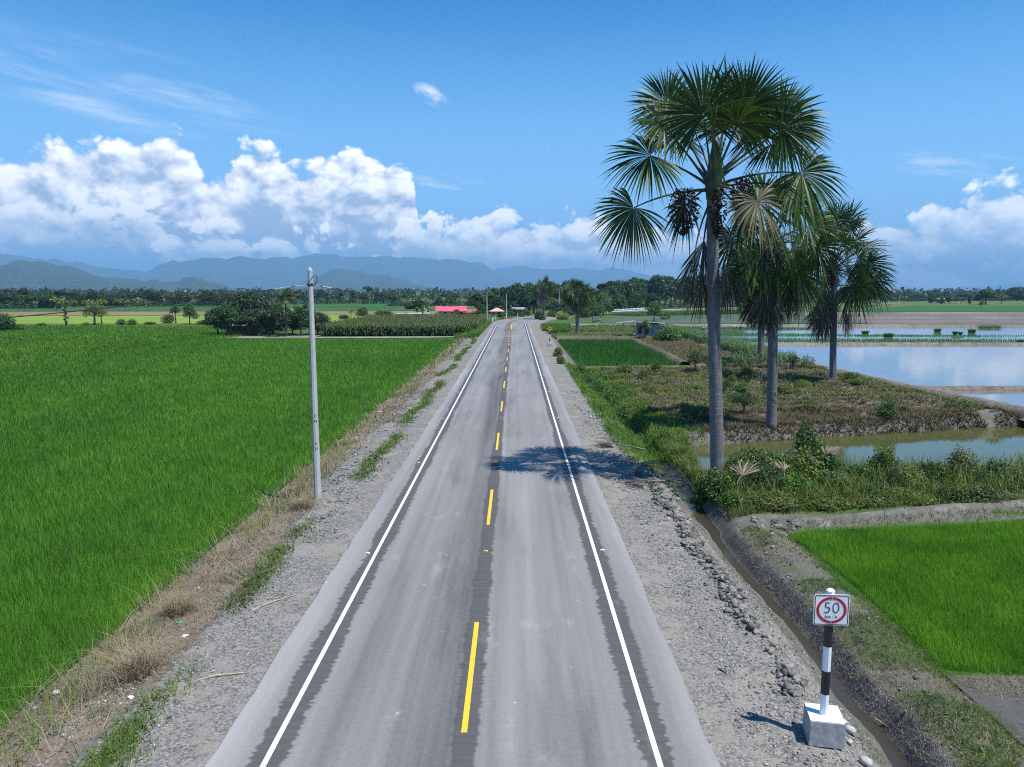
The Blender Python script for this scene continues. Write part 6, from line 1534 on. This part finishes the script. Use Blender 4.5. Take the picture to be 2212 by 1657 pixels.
# ------------------------------------------------------------------ people planting rice, bent over the water
def skin_body(name, nodes, edges, mat, parent, sub=1):
    me = bpy.data.meshes.new(name); me.from_pydata([n[0] for n in nodes], edges, []); me.materials.append(mat)
    o = bpy.data.objects.new(name, me); COL.objects.link(o); o.parent = parent
    s = o.modifiers.new('skin', 'SKIN'); lay = me.skin_vertices[0].data if me.skin_vertices else None
    if lay is None: me.skin_vertices.new(); lay = me.skin_vertices[0].data
    for i, n in enumerate(nodes): lay[i].radius = n[1] if isinstance(n[1], tuple) else (n[1], n[1]); lay[i].use_root = i == 0
    s.use_smooth_shade = True
    b = o.modifiers.new('subdivision', 'SUBSURF'); b.levels = b.render_levels = sub
    return o
def planter(px, by, rz, shirt, label):
    x, y = G(px, by, -.56); t = empty('person', (x, y, -.72), rz); tag(t, label, 'person', 'people planting rice')     # faces +X, bent at the hips
    N = [((0, 0, .88), .135), ((.16, 0, .98), .13), ((.34, 0, 1.03), .15), ((.46, 0, 1.03), .11), ((.55, 0, 1.0), .055), ((.66, 0, .97), .085), ((.76, 0, .93), .075),
         ((0, .11, .80), .10), ((.06, .13, .45), .065), ((-.05, .14, .02), .045), ((.08, .14, -.02), .035), ((0, -.11, .80), .10), ((.14, -.14, .46), .065), ((.02, -.15, .02), .045), ((.15, -.15, -.02), .035),
         ((.42, .19, .98), .06), ((.46, .23, .70), .045), ((.60, .14, .48), .032), ((.66, .12, .42), .03), ((.42, -.19, .98), .06), ((.50, -.22, .70), .045), ((.66, -.10, .46), .032), ((.72, -.08, .40), .03)]
    E = [(0, 1), (1, 2), (2, 3), (3, 4), (4, 5), (5, 6), (0, 7), (7, 8), (8, 9), (9, 10), (0, 11), (11, 12), (12, 13), (13, 14), (3, 15), (15, 16), (16, 17), (17, 18), (3, 19), (19, 20), (20, 21), (21, 22)]
    skin_body('body', N, E, M['skin'], t)
    g = .022
    skin_body('shirt', [(N[i][0], N[i][1] + g) for i in (0, 1, 2, 3, 15, 16, 19, 20)], [(0, 1), (1, 2), (2, 3), (3, 4), (4, 5), (3, 6), (6, 7)], shirt, t)
    skin_body('trousers', [(N[i][0], N[i][1] + g * .9) for i in (0, 7, 8, 11, 12)], [(0, 1), (1, 2), (0, 3), (3, 4)], M['trouser'], t)
    hat = MB(); hat.tube([(.62, 0, 1.03), (.66, 0, 1.05), (.70, 0, 1.12), (.71, 0, 1.15)], [.20, .12, .11, .05], 14); hat.build('hat', shirt, t, True)
    return t
planter(1517, 717, R(20), M['blueshirt'], 'person in a light blue shirt bent over planting rice left of the tallest trunk')
planter(1590, 713, R(170), M['paleshirt'], 'person in a pale yellow shirt bent over planting rice right of the tallest trunk')

# bundles of seedlings waiting in the water
def bundle(px, by, w, h, label):
    x, y = G(px, by, -.55); u = y / F; n = 420; r = np.random.RandomState(int(px)); W0 = w * u
    X = (r.rand(n) - .5) * W0; Yv = (r.rand(n) - .5) * W0 * .45; hh = h * u
    t = empty('seedling_bundle', (x, y, -.56)); tag(t, label, 'seedling bundle', 'bundles of rice seedlings in the water')
    MB().box((0, 0, .08), (W0 * .92, W0 * .40, .26), taper=.92).build('root_mat', M['clod'], t)
    Vv, Qd, k = blades(X, Yv, np.full(n, .12), np.full(n, hh * .95), np.full(n, .07), .5 + .6 * r.rand(n), r)
    mesh_q('shoots', Vv, Qd, M['seed'], t, var=np.repeat(r.rand(n) * .35, k))
for a in [(1868, 722, 12, 8, 'single seedling bundle left of the others in the open paddy'), (1918, 728, 17, 9, 'wide seedling bundle at the edge of the planted rows'), (2024, 717, 12, 8, 'seedling bundle farthest back in the open paddy'),
          (2062, 724, 8, 9, 'tall half of a split seedling bundle'), (2073, 724, 6, 7, 'small half of a split seedling bundle'), (2098, 719, 13, 9, 'seedling bundle right of the split one'), (2136, 709, 42, 7, 'long heap of seedlings lying against the far bund'),
          (1659, 726, 10, 7, 'seedling bundle beside the planted rows between the palms'), (1599, 711, 4, 5, 'tiny seedling bundle near the pale shirted planter'), (1631, 706, 8, 3, 'flat seedling bundle at the far bund between the palms'), (2203, 740, 11, 6, 'seedling bundle on the bund at the right edge')]: bundle(*a)

# ------------------------------------------------------------------ small things on the verges
def lump(name, px, by, size, mat, label, cat, seed, flat=.5, zg=None, group=None, crumple=.5):
    x, y = G(px, by, -.25 if zg is None else zg); z = float(height(x, y)) if zg is None else zg
    if zg is None: x, y = G(px, by, z)
    r = np.random.RandomState(seed); bm_ = MB(); n, m_ = 10, 7; Pv = []
    for i in range(m_ + 1):
        for k in range(n):
            th = math.pi * i / m_; ph = 2 * math.pi * k / n; q = size * (1 + crumple * (r.rand() - .5))
            Pv.append((q * math.sin(th) * math.cos(ph) * 1.2, q * math.sin(th) * math.sin(ph) * .85, q * math.cos(th) * flat))
    Fs = [(i * n + k, (i + 1) * n + k, (i + 1) * n + (k + 1) % n, i * n + (k + 1) % n) for i in range(m_) for k in range(n)]
    o = bm_.add(Pv, Fs).build(name, mat, None, smooth='stone' in name); o.location = (x, y, z + size * flat * .55); o.rotation_euler = (0, 0, seed); return tag(o, label, cat, group)
gw = 'litter on the verges'
for k, (px, by, s, mt, lab) in enumerate([(388, 1345, .10, 'teal', 'crumpled teal plastic bag at the paddy edge'), (400, 1375, .13, 'plastic', 'torn white plastic bag below the teal one'), (122, 1495, .10, 'plastic', 'white plastic scrap nearest the left paddy corner'), (282, 1507, .09, 'plastic', 'white carton in dry grass at lower left'),
                                         (76, 1530, .11, 'tank', 'grey plastic scrap at the far lower left'), (428, 1270, .08, 'plastic', 'white cup lying at the paddy edge'), (820, 890, .16, 'plastic', 'white sheet of litter on the verge beyond the pole'), (770, 945, .10, 'plastic', 'white scrap above the green weeds on the left verge'),
                                         (867, 847, .14, 'plastic', 'white rag high on the left verge'), (1033, 763, .16, 'plastic', 'pale litter near the far end of the left verge'), (1275, 900, .13, 'plastic', 'white scrap on the right verge by the weeds'), (1640, 798, .22, 'plastic', 'white bag beside the maize strip'),
                                         (1447, 782, .25, 'plastic', 'white rag on dry twigs at the middle paddy edge'), (2070, 888, .2, 'plastic', 'pale rubbish at the olive bush'), (1900, 826, .2, 'plastic', 'white rubbish beside the lone fan palm'), (1465, 1078, .14, 'tank', 'pale bowl lying at the ditch below the palm shadow'), (2020, 1585, .1, 'plastic', 'white scrap on the ditch bank by the sign')]):
    lump('plastic_litter', px, by, s * .6, M[mt], lab, 'litter', k + 3, .4, None, gw, .9)
gs = 'loose stones on the right verge'
for k, (px, by, s, lab) in enumerate([(1835, 1580, .10, 'brown stone against the right side of the sign block'), (1822, 1562, .07, 'small stone behind the brown one at the sign block'), (1835, 1604, .06, 'pebble in front of the brown stone at the sign block'), (1870, 1648, .10, 'white rock at the bottom edge near the ditch'), (1567, 1318, .07, 'pale stone alone in the gravel beside the clods'), (1290, 1085, .07, 'round stone on the gravel below the palm shadow'), (648, 1082, .10, 'pale stone at the foot of the near pole')]):
    lump('loose_stone', px, by, s, M['stone'], lab, 'stone', k + 40, .7, None, gs, .3)
lump('sand_heap', 1492, 1175, .34, M['track'], 'small heap of pale sand on the ditch edge', 'sand heap', 77, .3, None, None, .4)
# fallen fronds and sticks
def fallen(px, by, L, rz, label, mat='fan_dead', n=34, lift=.15):
    x, y = G(px, by, -.3); z = float(height(x, y)); x, y = G(px, by, z); t = empty('fallen_frond', (x, y, z + .06), rz); tag(t, label, 'palm frond', 'fallen palm fronds'); r = random.Random(int(px))
    lift = lift + .35 if lift > .3 else lift; tip_ = .55 if lift > .3 else -.02
    Vv, Fq, vals = fan_blade(Vector((0, 0, lift)), Vector((1, 0, tip_)), Vector((0, 0, 1)), L, n, 1.0, .10, r, fold=.25, rag=.4)
    mesh_q('blade', np.array([tuple(v) for v in Vv]), np.array(Fq), M[mat], t, var=vals)
    q_ = .35 if lift > .3 else 1.1
    MB().tube([(-L * q_, .1, .05 if lift < .3 else lift * .7), (-L * q_ * .5, .06, lift * .9), (0, 0, lift)], [.05, .035, .02] if lift < .3 else [.02, .018, .012], 6).build('stalk', M['wood'], t)
fallen(1330, 968, 1.5, R(150), 'grey fallen frond on the verge inside the palm shadow')
fallen(1375, 1010, 1.6, R(-30), 'broken frond with a broad stalk on the verge inside the palm shadow')
fallen(1420, 1045, 1.5, R(10), 'fallen frond at the lower edge of the palm shadow')
fallen(1395, 1050, 1.2, R(200), 'second dry frond heaped at the lower edge of the palm shadow')
fallen(1600, 1075, 1.1, R(60), 'pinkish dry frond fanned upward on the scrub above the ditch', 'straw', 30, .5)
fallen(1777, 1045, .9, R(20), 'pale dry frond lying on the bushes above the path', 'straw', 24, .9)
fallen(1690, 1068, .7, R(100), 'small pale leaf heap on the scrub left of the path', 'straw', 20, .6)
fallen(1688, 934, 1.4, R(-90), 'pile of dry fronds at the foot of the second palm')
def stick(name, px, by, L, rz, tilt, r, mat, label, cat):
    x, y = G(px, by, -.3); z = float(height(x, y)); x, y = G(px, by, z); o = MB().tube([(0, 0, -.05), (L * .5 * math.cos(tilt), .02, L * .5 * math.sin(tilt) + .03), (L * math.cos(tilt), 0.05, L * math.sin(tilt))], [r, r * .9, r * .6], 6).build(name, mat)
    o.location = (x, y, z); o.rotation_euler = (0, 0, rz); return tag(o, label, cat)
M['pale'] = plain('pale_stick', (.48, .38, .24), .8, .15, 5)
stick('wooden_stake', 633, 1190, .55, 0, R(88), .022, M['wood'], 'short wooden stake standing in the gravel below the near pole', 'stake')
stick('thin_stake', 1909, 1118, .5, 0, R(86), .015, M['wood'], 'thin stake standing on the path before the seedlings', 'stake')
stick('dry_stick', 1940, 1590, .55, R(110), R(8), .018, M['pale'], 'curved pale stick fallen in the ditch by the sign', 'stick')
stick('dry_stick', 1860, 1435, .8, R(25), R(4), .014, M['pale'], 'pale stick lying on the ditch bank behind the sign', 'stick')
stick('dry_stick', 1542, 1440, .4, R(-70), R(3), .018, M['rubber'], 'dark hooked stick on the right gravel', 'stick')
stick('dry_stick', 400, 1470, 1.3, R(8), R(3), .02, M['pale'], 'long pale stick across the lower left verge', 'stick')
stick('dry_stick', 520, 1325, 1.5, R(40), R(3), .02, M['pale'], 'long dry cane on the left verge below the teal bag', 'stick')
stick('forked_stake', 1740, 795, 1.6, 0, R(84), .04, M['wood'], 'thin bare stake on the earth bund by the flooded paddy', 'stake')
for s_, zz in (('A', 2.0), ('G', 1.55)):
    text(s_, .34, M['black'], p2, (-.02, -.335, zz), (R(90), 0, 0), 'carved_letter', .004)
# dry tussocks
for k, (px, by, h, w, lab) in enumerate([(300, 1470, 95, 130, 'big straw-coloured tussock at the left paddy edge'), (385, 1330, 60, 90, 'tussock of yellowing grass behind the teal bag'), (655, 1105, 40, 80, 'dry tussock at the foot of the near pole')]):
    x, y = G(px, by, -.45); z = float(height(x, y)); r = np.random.RandomState(k); u = y / F; n = 420; rr = np.sqrt(r.rand(n)) * w * u * .28; a = r.rand(n) * 6.28
    Vv, Qd, kk = blades(np.cos(a) * rr, np.sin(a) * rr, np.zeros(n), h * u * (.5 + .6 * r.rand(n)), np.full(n, .012), .5 + 1.1 * r.rand(n), r)
    o = mesh_q('grass_tussock', Vv, Qd, M['drygrass'] if 'drygrass' in M else M['straw'], var=np.repeat(np.clip(.4 + .6 * r.rand(n), 0, 1), kk)); o.location = (x, y, z); tag(o, lab, 'tussock', 'dry tussocks on the left verge')
